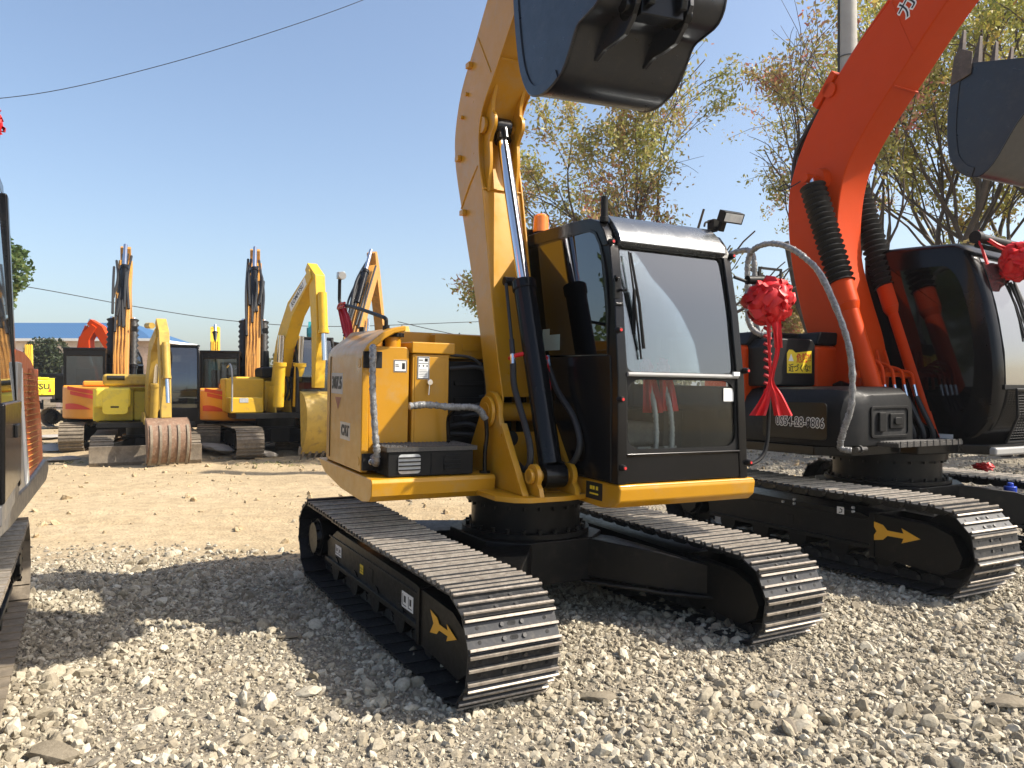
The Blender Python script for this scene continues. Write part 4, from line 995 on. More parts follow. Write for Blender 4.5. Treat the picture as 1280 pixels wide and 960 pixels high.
band('ribbon_loop', 'dark red ribbon loop hanging from the thin black rail above the yellow tank', [(-1.17, -.91, 2.005), (-1.26, -.925, 2.00), (-1.30, -.925, 1.97), (-1.22, -.93, 1.975), (-1.15, -.92, 1.98)], .010, 'red2',
     tail=[[(-1.27, -.92, 1.97), (-1.10, -.92, 1.80), (-.98, -.92, 1.74)], [(-1.16, -.92, 1.97), (-.99, -.92, 1.82), (-.97, -.92, 1.64)]])
for k, (y, x, z) in enumerate(((.50, .60, 1.56), (.62, .61, 1.57))):
    c = L2W((x, y, z)); t = thing('cloth_wrap', ['pink red cloth bag over the left travel lever seen through the windshield', 'bright red ribbon knotted on the right travel lever seen through the windshield'][k], 'cloth', tuple(c))
    m = MB(); m.T = Matrix.Translation(-Vector(c)); ruffle_ball(m, c, .038, 9+k, .4, 24, sc=(1, 1, 1.2))
    cloth_strip(m, [c+Vector((0, -.02, 0)), c+Vector((.02, -.03, -.12)), c+Vector((.035, -.03, -.28))], [.05, .09, .12], (1, 0, 0), 4+k)
    m.build('cloth', 'red', t, recalc=False)
# ------------------------------------------------------------------ the orange excavator on the right
KL = (3.35, 6.85, 0); KR = mrot(.48)
KM = thing('excavator', 'big orange red excavator with black cab and rubber bellows, right foreground', 'excavator', KL, KR)
undercarriage(KM, yaw=0, a_f=1.25, a_r=1.3, r=.31, zc_f=.32, zc_r=.34, sag=.012, gi=.72, w=.50, pitch=.171, detail=2, ring_r=.46, ring_z=(.60, .87), gh=.024)
arrow_decal(KM, .72, 1.12, -1.156, .36, .15, 0)
m = MB()
for x, z in ((-.14, .455), (-.02, .49), (-.02, .455), (.55, .50), (.55, .47)): m.cyl((x, -1.118, z), (x, -1.135, z), .011, n=10)
m.build('grease_fitting', 'lens', KM)
m = MB(); m.quad([(.40, -1.122, .43), (.465, -1.122, .43), (.465, -1.122, .49), (.40, -1.122, .49)], .0015); s_ = m.build('hook_sticker', 'white', KM)
m = MB(); m.tube([(.42, -1.125, .445), (.445, -1.125, .45), (.448, -1.125, .47), (.43, -1.125, .475)], .004, 6); m.build('printed_marks', 'ink', s_)
# platform, skirt, body
m = MB(); m.prism([(-1.5, -.9), (-1.2, -1.15), (.2, -1.15), (.40, -.95), (.42, -.4), (.55, -.35), (.6, .1), (.8, .2), (.8, 1.1), (-1.2, 1.15), (-1.5, .9)], .87, .95, 'z'); m.build('platform', 'black', KM, bevel=.01)
m = MB()
def ksec(x, yo, zt): return [(x, yo, .955), (x, yo-.01, 1.22), (x, yo+.03, zt-.08), (x, yo+.10, zt-.015), (x, yo+.20, zt), (x, -.42, zt+.01), (x, -.36, zt-.05), (x, -.35, .955)]
m.loft([ksec(-.62, -1.16, 1.42), ksec(-.1, -1.18, 1.42), ksec(.32, -1.175, 1.415), ksec(.44, -1.12, 1.40), ksec(.495, -1.02, 1.36), ksec(.51, -.96, 1.30)])
side = m.build('side_cover', 'blackflat', KM, bevel=.012)
m = MB(); m.prism(rrect(-.30, .37, 1.0, 1.30, .04), -1.199, -1.19, 'y'); dr = m.build('cover_door', 'black', side, bevel=.004)
text('0S54-28-9806', .105, frame_mx((.10, -1.2005, 1.135), (1, 0, -.02), (0, 0, 1)), 'white', dr, 'registration_number', bold=.007, width=.50)
text('0S54-28-9806', .105, frame_mx((.10, -1.2018, 1.135), (1, 0, -.02), (0, 0, 1)), 'ink', dr, 'number_outline', bold=.001, width=.49)
m = MB(); o_ = rrect(-.88, -.42, 1.02, 1.27, .03); i_ = rrect(-.86, -.44, 1.04, 1.25, .03); m.ring(o_, i_, .505, .525, 'x'); m.build('recess_rim', 'blackflat', side, bevel=.003)
m = MB(); m.prism(i_, .511, .514, 'x'); m.build('recess', 'hole', side)
m = MB(); m.box(.514, .53, -.66, -.49, 1.09, 1.21); m.prism(rrect(-.62, -.53, 1.12, 1.18, .02), .53, .545, 'x'); m.build('lamp_block', 'blackflat', side, bevel=.006)
m = MB(); m.box(.514, .54, -.80, -.72, 1.07, 1.22); m.build('lamp_block', 'blackflat', side, bevel=.006)
m = MB(); m.box(.512, .70, -.80, .0, .955, .985); 
for i in range(6): m.box(.525+i*.028, .535+i*.028, -.79, -.01, .985, .995)
for j in range(10): m.box(.695, .705, -.78+j*.08, -.74+j*.08, .955, 1.0)
m.build('step_plate', 'grip', KM, bevel=.002)
m = MB(); m.prism([(-1.11, 1.43), (-.55, 1.43), (-.545, 1.80), (-.58, 1.85), (-1.05, 1.85), (-1.11, 1.78)], -.75, -.30, 'x'); tk = m.build('tank_cover', 'blackflat', KM, bevel=.02)
m = MB(); p = rrect(-.905, -.60, 1.545, 1.735, .02, 3); m.prism([(-.60, 1.545), (-.60, 1.745), (-.80, 1.725), (-.84, 1.75), (-.88, 1.75), (-.905, 1.72), (-.905, 1.545)], -.2995, -.297, 'x'); st_ = m.build('caution_sticker', 'warn', tk)
text('危険!!', .088, frame_mx((-.2962, -.70, 1.675), (0, 1, .06), (0, 0, 1)), 'redink', st_, 'warning_word', bold=.001, width=.18)
text('近づくな!', .075, frame_mx((-.2962, -.752, 1.585), (0, 1, .0), (0, 0, 1)), 'ink', st_, 'warning_words', bold=.001, width=.27)
m = MB(); m.add([(-.2962, -.89, 1.65), (-.2962, -.825, 1.65), (-.2962, -.857, 1.715)], [(0, 1, 2)]); m.build('hazard_triangle', 'white', st_)
m = MB()
arc = [(-.55, -1.18)]+[(-.85-.75*math.sin(R(a)), -1.18*math.cos(R(a))) for a in range(0, 181, 12)]+[(-.3, 1.18), (-.3, -.55), (-.55, -.55)]
m.prism(arc, .96, 1.80, 'z'); kb = m.build('counterweight', 'orange', KM, bevel=.05, seg=3)
m = MB(); m.loft([[(x, y*.97, 1.80) for x, y in arc], [(x*.97, y*.9, 1.92) for x, y in arc]]); m.build('engine_hood', 'blackflat', KM, bevel=.02)
m = MB(); m.box(-1.1, -.60, -1.184, -1.178, 1.0, 1.33); m.build('blue_band', paint('blue violet band', (.05, .05, .30), .35, coat=.3), kb)
text('装備', .12, frame_mx((-.68, -1.183, 1.62), (1, 0, 0), (0, 0, 1)), 'white', kb, 'lettering', bold=.006)
text('KO', .13, frame_mx((-.66, -1.183, 1.47), (1, 0, 0), (0, 0, 1)), 'white', kb, 'lettering', bold=.006)
# boom
ko = smooth2([(-.42, 1.45), (-.55, 1.75), (-.68, 2.06), (-.82, 2.62), (-.865, 3.1), (-.82, 3.44), (-.62, 3.85), (-.26, 4.29), (.15, 4.63), (1.2, 5.45)], 4)
kbly = smooth2([(1.62, 5.25), (.76, 4.49), (.41, 4.13), (.03, 3.72), (-.20, 3.38), (-.285, 3.0), (-.28, 2.62), (-.18, 2.24), (-.06, 1.87), (.0, 1.52)], 4)
prof = [(-.30, 1.18), (-.42, 1.30)]+ko+kbly+[(-.02, 1.28), (-.15, 1.15)]
b = MB(); b.prism(prof, -.275, .055, 'y'); kboom = b.build('boom', 'orange', KM, bevel=.012, seg=3, angle=25)
m = MB(); m.tube([(.235, -.277, 4.78), (.47, -.277, 4.18)], .004, 6); m.tube([(.28, -.27, 3.98), (.28, .05, 3.98)], .008, 6); m.build('weld_bead', 'orange', kboom)
m = MB(); m.tube(smooth_path([(-.52, -.20, 4.07), (-.10, -.20, 4.50), (.28, -.20, 4.82), (.6, -.2, 5.07)], 4), .022, 8); m.tube(smooth_path([(-.52, -.13, 4.07), (-.10, -.13, 4.50), (.28, -.13, 4.82)], 4), .022, 8); m.build('boom_pipe', 'orange', kboom)
m = MB(); m.prism(circ(-.36, 4.16, .07, 18), -.30, -.276, 'y'); m.prism([(-.50, 4.03), (-.28, 4.28), (-.33, 4.33), (-.55, 4.08)], -.30, -.10, 'y'); m.build('pipe_clamp', 'orange', kboom, bevel=.004)
for z_, y_ in ((0, -.21), (0, -.16)):
    m = MB(); m.tube(smooth_path([(-.50, y_, 4.08), (-.68, y_, 3.90), (-.82, y_, 3.70), (-.86, y_, 3.45), (-.84, y_, 3.3)], 5), .022, 8); m.build('boom_hose', 'rubber', kboom)
m = MB(); m.cyl((-.47, -.50, 3.35), (-.47, .28, 3.35), .045, n=20); m.cyl((-.47, -.345, 3.35), (-.47, -.276, 3.35), .10, .12, n=24); m.cyl((-.47, .055, 3.35), (-.47, .12, 3.35), .12, .10, n=24); m.prism(circ(-.63, 3.40, .045, 18), -.30, -.276, 'y'); m.build('cylinder_pin', 'orange', kboom, bevel=.004)
m = MB(); m.tube(smooth_path([(-.63, -.32, 3.40), (-.74, -.34, 3.36), (-.86, -.36, 3.34), (-.90, -.36, 3.37), (-.83, -.35, 3.39), (-.76, -.34, 3.35)], 5), .006, 6); m.build('lock_wire', 'rubber', kboom)
text('カト', .18, frame_mx((.47, -.2765, 4.66), (.62, 0, .78), (-.78, 0, .62)), 'white', kboom, 'boom_lettering', bold=.012)
text('カト', .18, frame_mx((.47, -.2778, 4.66), (.62, 0, .78), (-.78, 0, .62)), 'ink', kboom, 'boom_lettering', bold=.0)
for y in (-.42, .20):
    p0 = Vector((.34, y, .98)); p1 = Vector((-.47, y, 3.36)); d = p1-p0
    q = p0+d*.575
    m = MB(); m.cyl(p0, q, .074, n=24); m.cyl(q-d*.085, q, .098, n=24); m.cyl(q-d*.11, q-d*.085, .076, .098, n=24); m.cyl(p0-Vector((0, .06, 0)), p0+Vector((0, .06, 0)), .065, n=20)
    m.box(.06, .12, y-.09, y+.10, 1.50, 1.56)
    c_ = m.build('hydraulic_cylinder', 'orange', KM, bevel=.004)
    bellows(None, q, p0+d*.96, .118, 18, c_)
    m = MB(); m.cyl(p0+d*.95, p1, .042, n=16); m.build('piston_rod', 'chrome', c_)
for k in range(4):
    y = -.33+k*.10
    m = MB(); x0 = .16+.02*k
    m.tube(smooth_path([(.02, y-.02, 1.40 if k < 2 else 1.75), (.02+.02*k, y, 1.62-.03*k), (.10, y, 1.66-.03*k), (x0+.04, y, 1.60-.02*k), (x0+.07, y, 1.44)], 5), .014, 8); pp = m.build('steel_pipe', 'orange', KM)
    m = MB(); m.tube([(x0+.07, y, 1.44), (x0+.095, y, 1.34)], .018, 10); m.build('hose_fitting', 'chrome', KM)
    m = MB(); m.tube(smooth_path([(x0+.095, y, 1.34), (x0+.16, y+.01, 1.2), (x0+.22, y+.03, 1.05), (x0+.20, y+.04, .97), (x0+.10, y+.02, .95), (x0, y, 1.02)], 5), .022, 10); m.build('hydraulic_hose', 'rubber', KM)
m = MB(); m.box(.10, .16, -.42, .26, 1.51, 1.55); m.build('pipe_bracket', 'orange', KM, bevel=.003)
for y0, y1 in ((-.33, -.29), (.07, .11)):
    m = MB(); m.prism([(-.55, .95), (.45, .95), (.40, 1.06), (.10, 1.20), (-.05, 1.42), (-.22, 1.48), (-.38, 1.42), (-.5, 1.2)], y0, y1, 'y'); m.build('boom_bracket', 'black', KM, bevel=.005)
# cab: one rounded shell with panes
cabp = [(-.36, .92), (.20, .915), (.60, .935), (.76, 1.03), (.855, 1.20), (.885, 1.45), (.875, 1.70), (.82, 2.05), (.74, 2.35), (.655, 2.54), (.56, 2.63), (.40, 2.66), (-.20, 2.70), (-.36, 2.66)]
cp = smooth2(cabp, 3)
cen = Vector((.25, 1.75))
def ins(k): return [tuple(cen+(Vector(p)-cen)*k) for p in cp]
m = MB(); m.loft([[(x, .155, z) for x, z in ins(.935)], [(x, .165, z) for x, z in ins(.965)], [(x, .20, z) for x, z in ins(.99)], [(x, .26, z) for x, z in ins(1)], [(x, 1.06, z) for x, z in ins(1)], [(x, 1.13, z) for x, z in ins(.985)], [(x, 1.17, z) for x, z in ins(.94)]])
kc = m.build('cab', 'black', KM, angle=40)
sw = smooth2([(-.02, 1.22), (.55, 1.22), (.66, 1.32), (.70, 1.55), (.68, 1.9), (.60, 2.25), (.50, 2.42), (.38, 2.46), (-.02, 2.47), (-.05, 2.40), (-.05, 1.3)], 3)
m = MB(); m.prism(sw, .149, .156, 'y'); m.build('side_window', paint('dark side pane', (.003, .003, .0035), .05, spec=.45), kc)
m = MB(); zz = np.linspace(1.44, 2.50, 9)
def kx(z): return float(np.interp(z, [.92, 1.03, 1.2, 1.45, 1.7, 2.05, 2.35, 2.54, 2.63], [.58, .76, .855, .885, .875, .82, .74, .655, .56]))
m.loft([[(kx(z)+.004, .26+.0*(z > 2), z), (kx(z)+.010, .26, z), (kx(z)+.010, 1.06, z), (kx(z)+.004, 1.06, z)] for z in zz])
m.build('windshield', paint('sky reflecting pane', (.05, .055, .055), .03, coat=1, spec=1.0), kc)
m = MB(); m.tube([(kx(1.5)+.03, .68, 1.46), (kx(1.95)+.03, .60, 1.95), (kx(2.3)+.03, .52, 2.3)], .010, 8); m.tube([(kx(1.8)+.02, .56, 1.8), (kx(2.3)+.02, .50, 2.3)], .007, 6); m.tube([(kx(2.3)+.02, .56, 2.35), (kx(1.9)+.02, .66, 1.9)], .007, 6); m.build('windshield_wiper', 'blackflat', kc)
m = MB(); m.tube([(kx(1.5)+.02, .80, 1.5), (kx(1.9)+.025, .66, 2.0), (kx(2.3)+.02, .60, 2.3)], .012, 8); m.build('grab_bar', 'silver', kc)
m = MB(); m.cyl((.70, .20, 2.66), (.74, 1.02, 2.60), .040, n=16); m.cyl((.70, .17, 2.66), (.70, .23, 2.66), .052, n=16); m.cyl((.74, .98, 2.60), (.74, 1.05, 2.60), .052, n=16); m.cyl((.68, .22, 2.60), (.71, 1.0, 2.55), .02, n=10); m.build('blind_roller', 'blackflat', kc)
m = MB(); m.box(kx(1.43)+.0, kx(1.43)+.014, .24, 1.08, 1.40, 1.44); m.build('window_sill', 'blackflat', kc, bevel=.003)
gu = MB(); 
for i in range(18): gu.tube([(kx(1.02)+.12+.06*math.sin(i/17*2), .36, 1.0+i*.022), (kx(1.02)+.12+.06*math.sin(i/17*2), 1.04, 1.0+i*.022)], .0035, 4)
for j in range(20): gu.tube([(kx(1.02)+.12, .36+j*.036, 1.0), (kx(1.02)+.175, .36+j*.036, 1.18), (kx(1.02)+.175, .36+j*.036, 1.37)], .0035, 4)
gu.tube([(kx(1.02)+.10, .35, .97), (kx(1.02)+.19, .35, 1.18), (kx(1.02)+.18, .35, 1.40), (kx(1.02)+.18, 1.05, 1.40), (kx(1.02)+.19, 1.05, 1.18), (kx(1.02)+.10, 1.05, .97), (kx(1.02)+.10, .35, .97)], .012, 6)
gu.build('front_guard', 'blackflat', kc)
m = MB(); m.box(.35, .85, .20, 1.12, .86, .93); m.build('cab_base', 'silver', KM, bevel=.02)
m = MB(); m.quad([(.34, .155, .955), (.52, .155, .955), (.52, .155, 1.02), (.34, .155, 1.02)], .003); pl = m.build('data_plate', 'white', kc)
# wrapped handrails
wrapped_pipe([(.50, -1.08, .93), (.44, -1.13, .95), (.49, -1.16, 1.08), (.56, -1.15, 1.32), (.53, -1.15, 1.75), (.30, -1.15, 2.27), (.12, -1.15, 2.47), (-.06, -1.15, 2.59), (-.25, -1.15, 2.65), (-.42, -1.15, 2.64), (-.51, -1.15, 2.55), (-.52, -1.15, 2.30), (-.51, -1.15, 2.02), (-.44, -1.12, 1.90), (-.34, -1.05, 1.87)], .024, seed=21, parent=KM, jitter=.10, n=12)
wrapped_pipe([(-1.1, -1.0, 1.9), (-1.12, -1.0, 2.3), (-1.0, -1.0, 2.62), (-.72, -1.0, 2.68), (-.60, -1.0, 2.6), (-.58, -1.0, 2.3), (-.56, -1.0, 1.95), (-.50, -.95, 1.86)], .024, seed=22, parent=KM, jitter=.10, n=12)
m = MB(); m.cyl((.505, -1.03, .935), (.505, -.92, .935), .02, n=10); m.cyl((.505, -1.0, .935), (.505, -.98, .935), .032, n=8); m.build('rail_bolt', 'bolt', KM)
# bucket and stick
kbk = bucket(KM, [(.985, 3.84), (.965, 3.70), (.94, 3.45), (.94, 3.26), (.965, 3.12), (1.04, 3.01), (1.16, 2.955), (1.27, 3.02), (1.38, 3.18), (1.47, 3.30), (1.60, 3.40), (1.72, 3.46), (1.78, 3.62)], -.55, .35, 'bucket', 5, th=.02, tooth_len=.25, tooth_mat='tooth_steel')
for y in (-.22, .02):
    m = MB(); m.prism([(1.45, 3.27), (1.62, 3.30), (1.82, 3.38), (1.88, 3.52), (1.80, 3.62), (1.6, 3.42)], y-.015, y+.015, 'y'); m.build('bucket_ear', 'bucket', kbk, bevel=.004)
m = MB(); beam(m, [(1.35, 5.55), (1.62, 5.1), (1.76, 4.3), (1.80, 3.55)], [.08, .20, .15, .08], -.21, .0); m.build('stick', 'orange', KM, bevel=.006)
m = MB(); m.box(1.78, 1.84, -.19, -.02, 3.45, 4.3); m.build('bucket_link', 'black', KM, bevel=.006)
def KW(p): return (Matrix.Translation(KL) @ KR.to_matrix().to_4x4()) @ Vector(p)
c = KW((.86, .52, 2.46))
ro = thing('ribbon_rosette', 'round red satin rosette on the windshield top of the orange excavator cab', 'rosette', tuple(c))
m = MB(); m.T = Matrix.Translation(-c); ruffle_flower(m, c, .145, 12, 120); ruffle_ball(m, c, .11, 8, .25, 36); m.build('rosette_flower', 'red', ro, recalc=False, angle=50)
m = MB(); m.T = Matrix.Translation(-c)
cloth_strip(m, [KW((.82, .45, 2.55)), KW((.77, .35, 2.60)), KW((.70, .22, 2.70))], .05, (0, 0, 1), 3)
cloth_strip(m, [KW((.70, .19, 2.66)), KW((.76, .17, 2.55)), KW((.80, .17, 2.42))], [.03, .06, .07], (.3, 1, 0), 4)
m.build('ribbon_tail', 'red', ro, recalc=False)
c = KW((.98, 1.10, .66))
m = MB(); ruffle_ball(m, (0, 0, 0), .06, 31, .5, 24, sc=(1.6, 1, .6)); o = m.build('ribbon_scrap', 'red', None, recalc=False); o.location = KW((.28, .97, .69)); tag(o, 'small crumpled red ribbon lying on the far track of the orange excavator', 'ribbon')
m = MB(); m.prism(circ(0, 0, .05, 16), 0, .16, 'z'); m.prism(circ(0, 0, .025, 12), .16, .19, 'z'); o = m.build('bottle', paint('blue plastic', (.02, .06, .42), .35), None, bevel=.008); o.location = KW((.72, .62, .42)); tag(o, 'small blue plastic bottle beside the front right track guard of the orange excavator', 'bottle')
# ------------------------------------------------------------------ the machine cut off by the left edge
LL = (-3.51, 3.36, 0); LR = mrot(.515)
LM = thing('excavator', 'orange and grey excavator cut off by the left edge of the picture', 'excavator', LL, LR)
undercarriage(LM, yaw=0, detail=2, mats=('bg_steel', 'grouser', 'hole', 'bolt'))
m = MB(); m.prism([(-1.1, -1.0), (.9, -1.0), (.9, 1.0), (-1.1, 1.0)], .77, .84, 'z'); m.build('platform', 'blackflat', LM, bevel=.01)
m = MB(); m.prism([(-.16, .84), (.9, .84), (.9, .93), (-.16, .93)], .2, 1.09, 'y'); m.build('cab_base', 'dark_grey', LM, bevel=.01)
rear = [(-.16, .84), (-.16, 1.66), (-.45, 1.655), (-.8, 1.60), (-1.05, 1.47), (-1.22, 1.25), (-1.32, 1.0), (-1.35, .84)]
rp = smooth2(rear[2:], 3)
prof = rear[:2]+rp
def lsec(y, k):
    c_ = Vector((-.5, .9)); return [((c_+(Vector(p)-c_)*k).x if p[0] < -.17 else p[0], y, (c_+(Vector(p)-c_)*k).y if p[1] > .85 else p[1]) for p in prof]
m = MB(); m.loft([lsec(-1.09, .93), lsec(-1.04, .98), lsec(-.9, 1), lsec(.9, 1), lsec(1.04, .985), lsec(1.10, .94)]); lb = m.build('engine_hood', 'hitachi', LM, angle=40)
m = MB(); pts = [(-.16, .86), (-.16, 1.55), (-.30, 1.55), (-.40, 1.30), (-.56, 1.0), (-.62, .86)]; m.prism(pts, 1.08, 1.112, 'y'); gp = m.build('front_side_panel', 'silver', lb, bevel=.006)
m = MB(); m.prism([(-.52, .88), (-.44, 1.1), (-.34, 1.36), (-.30, 1.52), (-.28, 1.36), (-.36, 1.05), (-.42, .88)], 1.1125, 1.115, 'y'); m.build('swoosh_decal', 'white', gp)
m = MB(); m.prism(circ(-.24, 1.28, .045, 18), 1.1125, 1.115, 'y'); m.build('round_label', 'white', gp)
m = MB()
for i in range(17): m.box(-1.05+.012*i*(i > 9), -.60+.014*max(0, i-3), 1.092, 1.108, .95+i*.034, .953+i*.034)
m.build('louver_slats', 'boom_old', lb)
m = MB(); m.box(-1.05, -.60, 1.088, 1.100, .93, 1.53); m.build('louver_door', 'hitachi', lb, bevel=.004)
m = MB(); m.prism([(-1.40, .93), (-1.42, .86), (-1.30, .80), (.1, .72), (.9, .72), (.9, .84), (-.5, .88), (-1.30, .95)], -1.05, 1.12, 'y'); m.build('lower_skirt', 'dark_grey', LM, bevel=.02)
def lw(x, y, z):
    if y > .5: y -= .06*max(0, z-1.4)/1.0
    return (x, y, z)
m = MB(lw); m.box(-.16, -.06, 1.02, 1.10, .90, 2.42); m.box(-.14, .9, .15, 1.08, 2.40, 2.48); m.box(.80, .88, 1.03, 1.10, .93, 2.42); m.box(-.14, .88, 1.04, 1.10, .93, 1.35); m.box(-.16, -.10, .15, 1.0, .93, 1.5); m.box(.8, .88, .15, .22, .93, 2.42); m.box(-.16, -.08, .15, .22, .93, 2.42)
lc = m.build('cab', 'black', LM, bevel=.012)
m = MB(lw); m.box(-.07, .80, 1.072, 1.078, 1.35, 2.40); m.build('door_window', 'glass_low', lc)
m = MB(lw); m.box(.2, .4, 1.10, 1.115, 1.18, 1.24); m.build('door_handle', 'blackflat', lc, bevel=.004)
m = MB(); m.box(.1, .5, .4, .85, 1.2, 1.3); m.box(.05, .15, .4, .85, 1.3, 1.95); m.build('seat', 'interior', lc, bevel=.03)
m = MB(); beam(m, [(.1, 1.2), (-.5, 2.6), (-.2, 3.6), (.8, 4.4)], [.15, .2, .2, .12], -.25, .05); m.build('boom', 'hitachi', LM, bevel=.006)
m = MB(); beam(m, [(.7, 4.55), (1.2, 3.9), (1.6, 2.8)], [.1, .15, .07], -.2, .0); m.build('stick', 'hitachi', LM, bevel=.006)
for ch in LM.children:
    if ch.name.split('.')[0] in ('platform', 'engine_hood', 'lower_skirt', 'boom', 'stick'): ch.rotation_euler = (0, 0, R(-4.3))
    if ch.name.split('.')[0] in ('cab', 'cab_base'): ch.location = (0, .035, 0)
def LW(p): return (Matrix.Translation(LL) @ LR.to_matrix().to_4x4()) @ Vector(p)
c = LW((.55, 1.02, 2.60))
ro = thing('ribbon_rosette', 'red rosette at the upper left edge above the cut off excavator', 'rosette', tuple(c))
m = MB(); m.T = Matrix.Translation(-c); ruffle_flower(m, c, .085, 17, 60); ruffle_ball(m, c, .07, 18, .25, 30); m.build('rosette_flower', 'red', ro, recalc=False)
m = MB(); m.T = Matrix.Translation(-c); cloth_strip(m, [c+Vector((.03, 0, -.06)), c+Vector((.04, .02, -.2))], [.05, .06], (1, 0, 0), 3); m.build('ribbon_tail', 'red', ro, recalc=False)
# ------------------------------------------------------------------ machines parked in the background
def bgx(label, X, Y, psi, body, arm, boom_c, boom_h, stick_c=None, stick_h=None, s=1.0, swing=0, cab_mat='black', cab_side=1, lod=1, twin=True,
        bkt=None, bkt_mat='rust', blade=False, body_h=(.95, 1.85), r_tail=1.9, track_w=.55, track_a=1.45, barm='black', cyl=None, decals=None, cab_h=2.85, boxes=True, bellow=False, extra=None, group=None, aw=.19, uc_yaw=0, name='excavator', bw=.45, ribs=False, hoses=False, cabx=(.1, 1.15), cylmat=None):
    root = thing(name, label, 'excavator', (X, Y, height(X, Y)+.0), mrot(psi), group)
    def Sx(m): m.T = Matrix.Scale(s, 4); return m
    undercarriage(root, yaw=uc_yaw, a_f=track_a*s, a_r=track_a*s, r=.34*s, zc_f=.35*s, zc_r=.37*s, gi=(1.2-track_w)*s, w=track_w*s, pitch=.19*s, detail=0, frame='frame', mats=('bg_steel', 'bg_steel', 'bg_steel', 'bg_steel'), ring_r=.5*s, ring_z=(.62*s, .93*s), gh=.028*s)
    z0, z1 = body_h
    hw = 1.22
    arc = [(-.75, -hw)]+[(-.75-(r_tail-.75)*math.sin(R(a)), -hw*math.cos(R(a))) for a in range(15, 180, 15)]+[(-.75, hw)]
    m = Sx(MB()); m.prism(arc, z0, z1-.12, 'z'); cw_ = m.build('counterweight', body, root, bevel=.05*s, seg=3)
    m = Sx(MB()); m.box(-.75, .15, -hw, -.30, z0+.06, z1-.02); m.build('side_house', body, root, bevel=.04*s)
    m = Sx(MB()); m.box(-.75, .1, -.30, hw, z0+.06, z1-.08); m.box(-1.5, -.4, -.9, .7, z1-.1, z1+.03); m.build('engine_hood', body, root, bevel=.04*s)
    m = Sx(MB()); m.prism([(-1.0, -1.1), (1.0, -1.1), (1.15, 1.1), (-1.0, 1.1)], z0-.08, z0+.05, 'z'); m.build('platform', 'blackflat', root, bevel=.01)
    if boxes:
        m = Sx(MB()); m.box(.15, .85, -hw, -.45, z0+.05, z0+.42); m.build('tool_box', body, root, bevel=.03*s)
        m = Sx(MB()); m.tube(smooth_path([(.85, -hw+.05, z0+.1), (.88, -hw+.05, z0+.9), (.6, -hw+.05, z0+1.2), (.1, -hw+.05, z0+1.15)], 4), .02, 6); m.build('handrail', 'silver', root)
    # cab
    y0, y1 = .25, 1.22; x0, x1 = cabx
    if x0 < .05: pass
    pr = [(x0-.75, z0+.05), (x1-.08, z0+.05), (x1, z0+.9), (x1-.08, cab_h-.35), (x1-.25, cab_h-.02), (x0-.70, cab_h), (x0-.75, cab_h-.1)]
    m = Sx(MB())
    for ya, yb in ((y0, y0+.07), (y1-.07, y1)):
        m.prism([(x0-.75, z0+.05), (x0-.62, z0+.05), (x0-.62, cab_h-.03), (x0-.75, cab_h-.03)], ya, yb, 'y')
        m.prism([(x1-.16, z0+.05), (x1-.06, z0+.05), (x1, z0+.9), (x1-.08, cab_h-.35), (x1-.25, cab_h-.02), (x1-.37, cab_h-.02), (x1-.18, cab_h-.35), (x1-.10, z0+.9)], ya, yb, 'y')
        m.prism([(x0-.62, z0+.05), (x1-.12, z0+.05), (x1-.04, z0+.55), (x0-.62, z0+.75)], ya+.005, yb-.005, 'y')
        m.box(x0-.62, x1-.3, ya, yb, cab_h-.13, cab_h-.03)
    m.box(x0-.74, x0-.68, y0+.05, y1-.05, z0+.05, z0+.85); m.box(x0-.74, x0-.66, y0+.05, y1-.05, cab_h-.22, cab_h-.03)
    m.box(x0-.76, x1-.25, y0-.01, y1+.01, cab_h-.06, cab_h); m.box(x1-.12, x1-.05, y0+.06, y1-.06, z0+.05, z0+.4)
    cb = m.build('cab', cab_mat, root, bevel=.02*s)
    m = Sx(MB()); m.box(x0-.72, x0-.71, y0+.05, y1-.05, z0+.85, cab_h-.2); m.build('rear_window', 'bg_glass', cb)
    m = Sx(MB()); m.loft([[(x1-.07-d, y0+.06, z), (x1-.06-d, y0+.06, z), (x1-.06-d, y1-.06, z), (x1-.07-d, y1-.06, z)] for z, d in ((z0+.4, 0), (z0+.9, -.03), (cab_h-.35, .05), (cab_h-.06, .22))]); m.build('windshield', 'bg_glass', cb)
    for y in (y0+.03, y1-.035):
        m = Sx(MB()); m.prism([(x0-.62, z0+.7), (x1-.1, z0+.55), (x1-.04, z0+.9), (x1-.14, cab_h-.35), (x1-.3, cab_h-.12), (x0-.62, cab_h-.12)], y, y+.006, 'y'); m.build('side_window', 'bg_glass', cb)
    m = Sx(MB()); m.box(x0-.4, x0+.15, y0+.28, y1-.25, z0+.5, z0+.65); m.box(x0-.45, x0-.33, y0+.28, y1-.25, z0+.65, z0+1.3); m.build('seat', 'interior', cb, bevel=.03)
    # arm
    A = Matrix.Rotation(swing, 4, 'Z') @ Matrix.Scale(s, 4)
    def Sa(m): m.T = A; return m
    m = Sa(MB()); beam(m, boom_c, boom_h, -.05-aw, -.05+aw); bo = m.build('boom', arm, root, bevel=.012*s)
    m = Sa(MB()); x, z = boom_c[0]; m.prism([(x-.3, z0), (x+.35, z0), (x+.12, z+.1), (x-.12, z+.1)], -.05-aw-.06, -.05-aw-.02, 'y'); m.build('boom_bracket', arm, root)
    m = Sa(MB()); m.prism([(x-.3, z0), (x+.35, z0), (x+.12, z+.1), (x-.12, z+.1)], -.05+aw+.02, -.05+aw+.06, 'y'); m.build('boom_bracket', arm, root)
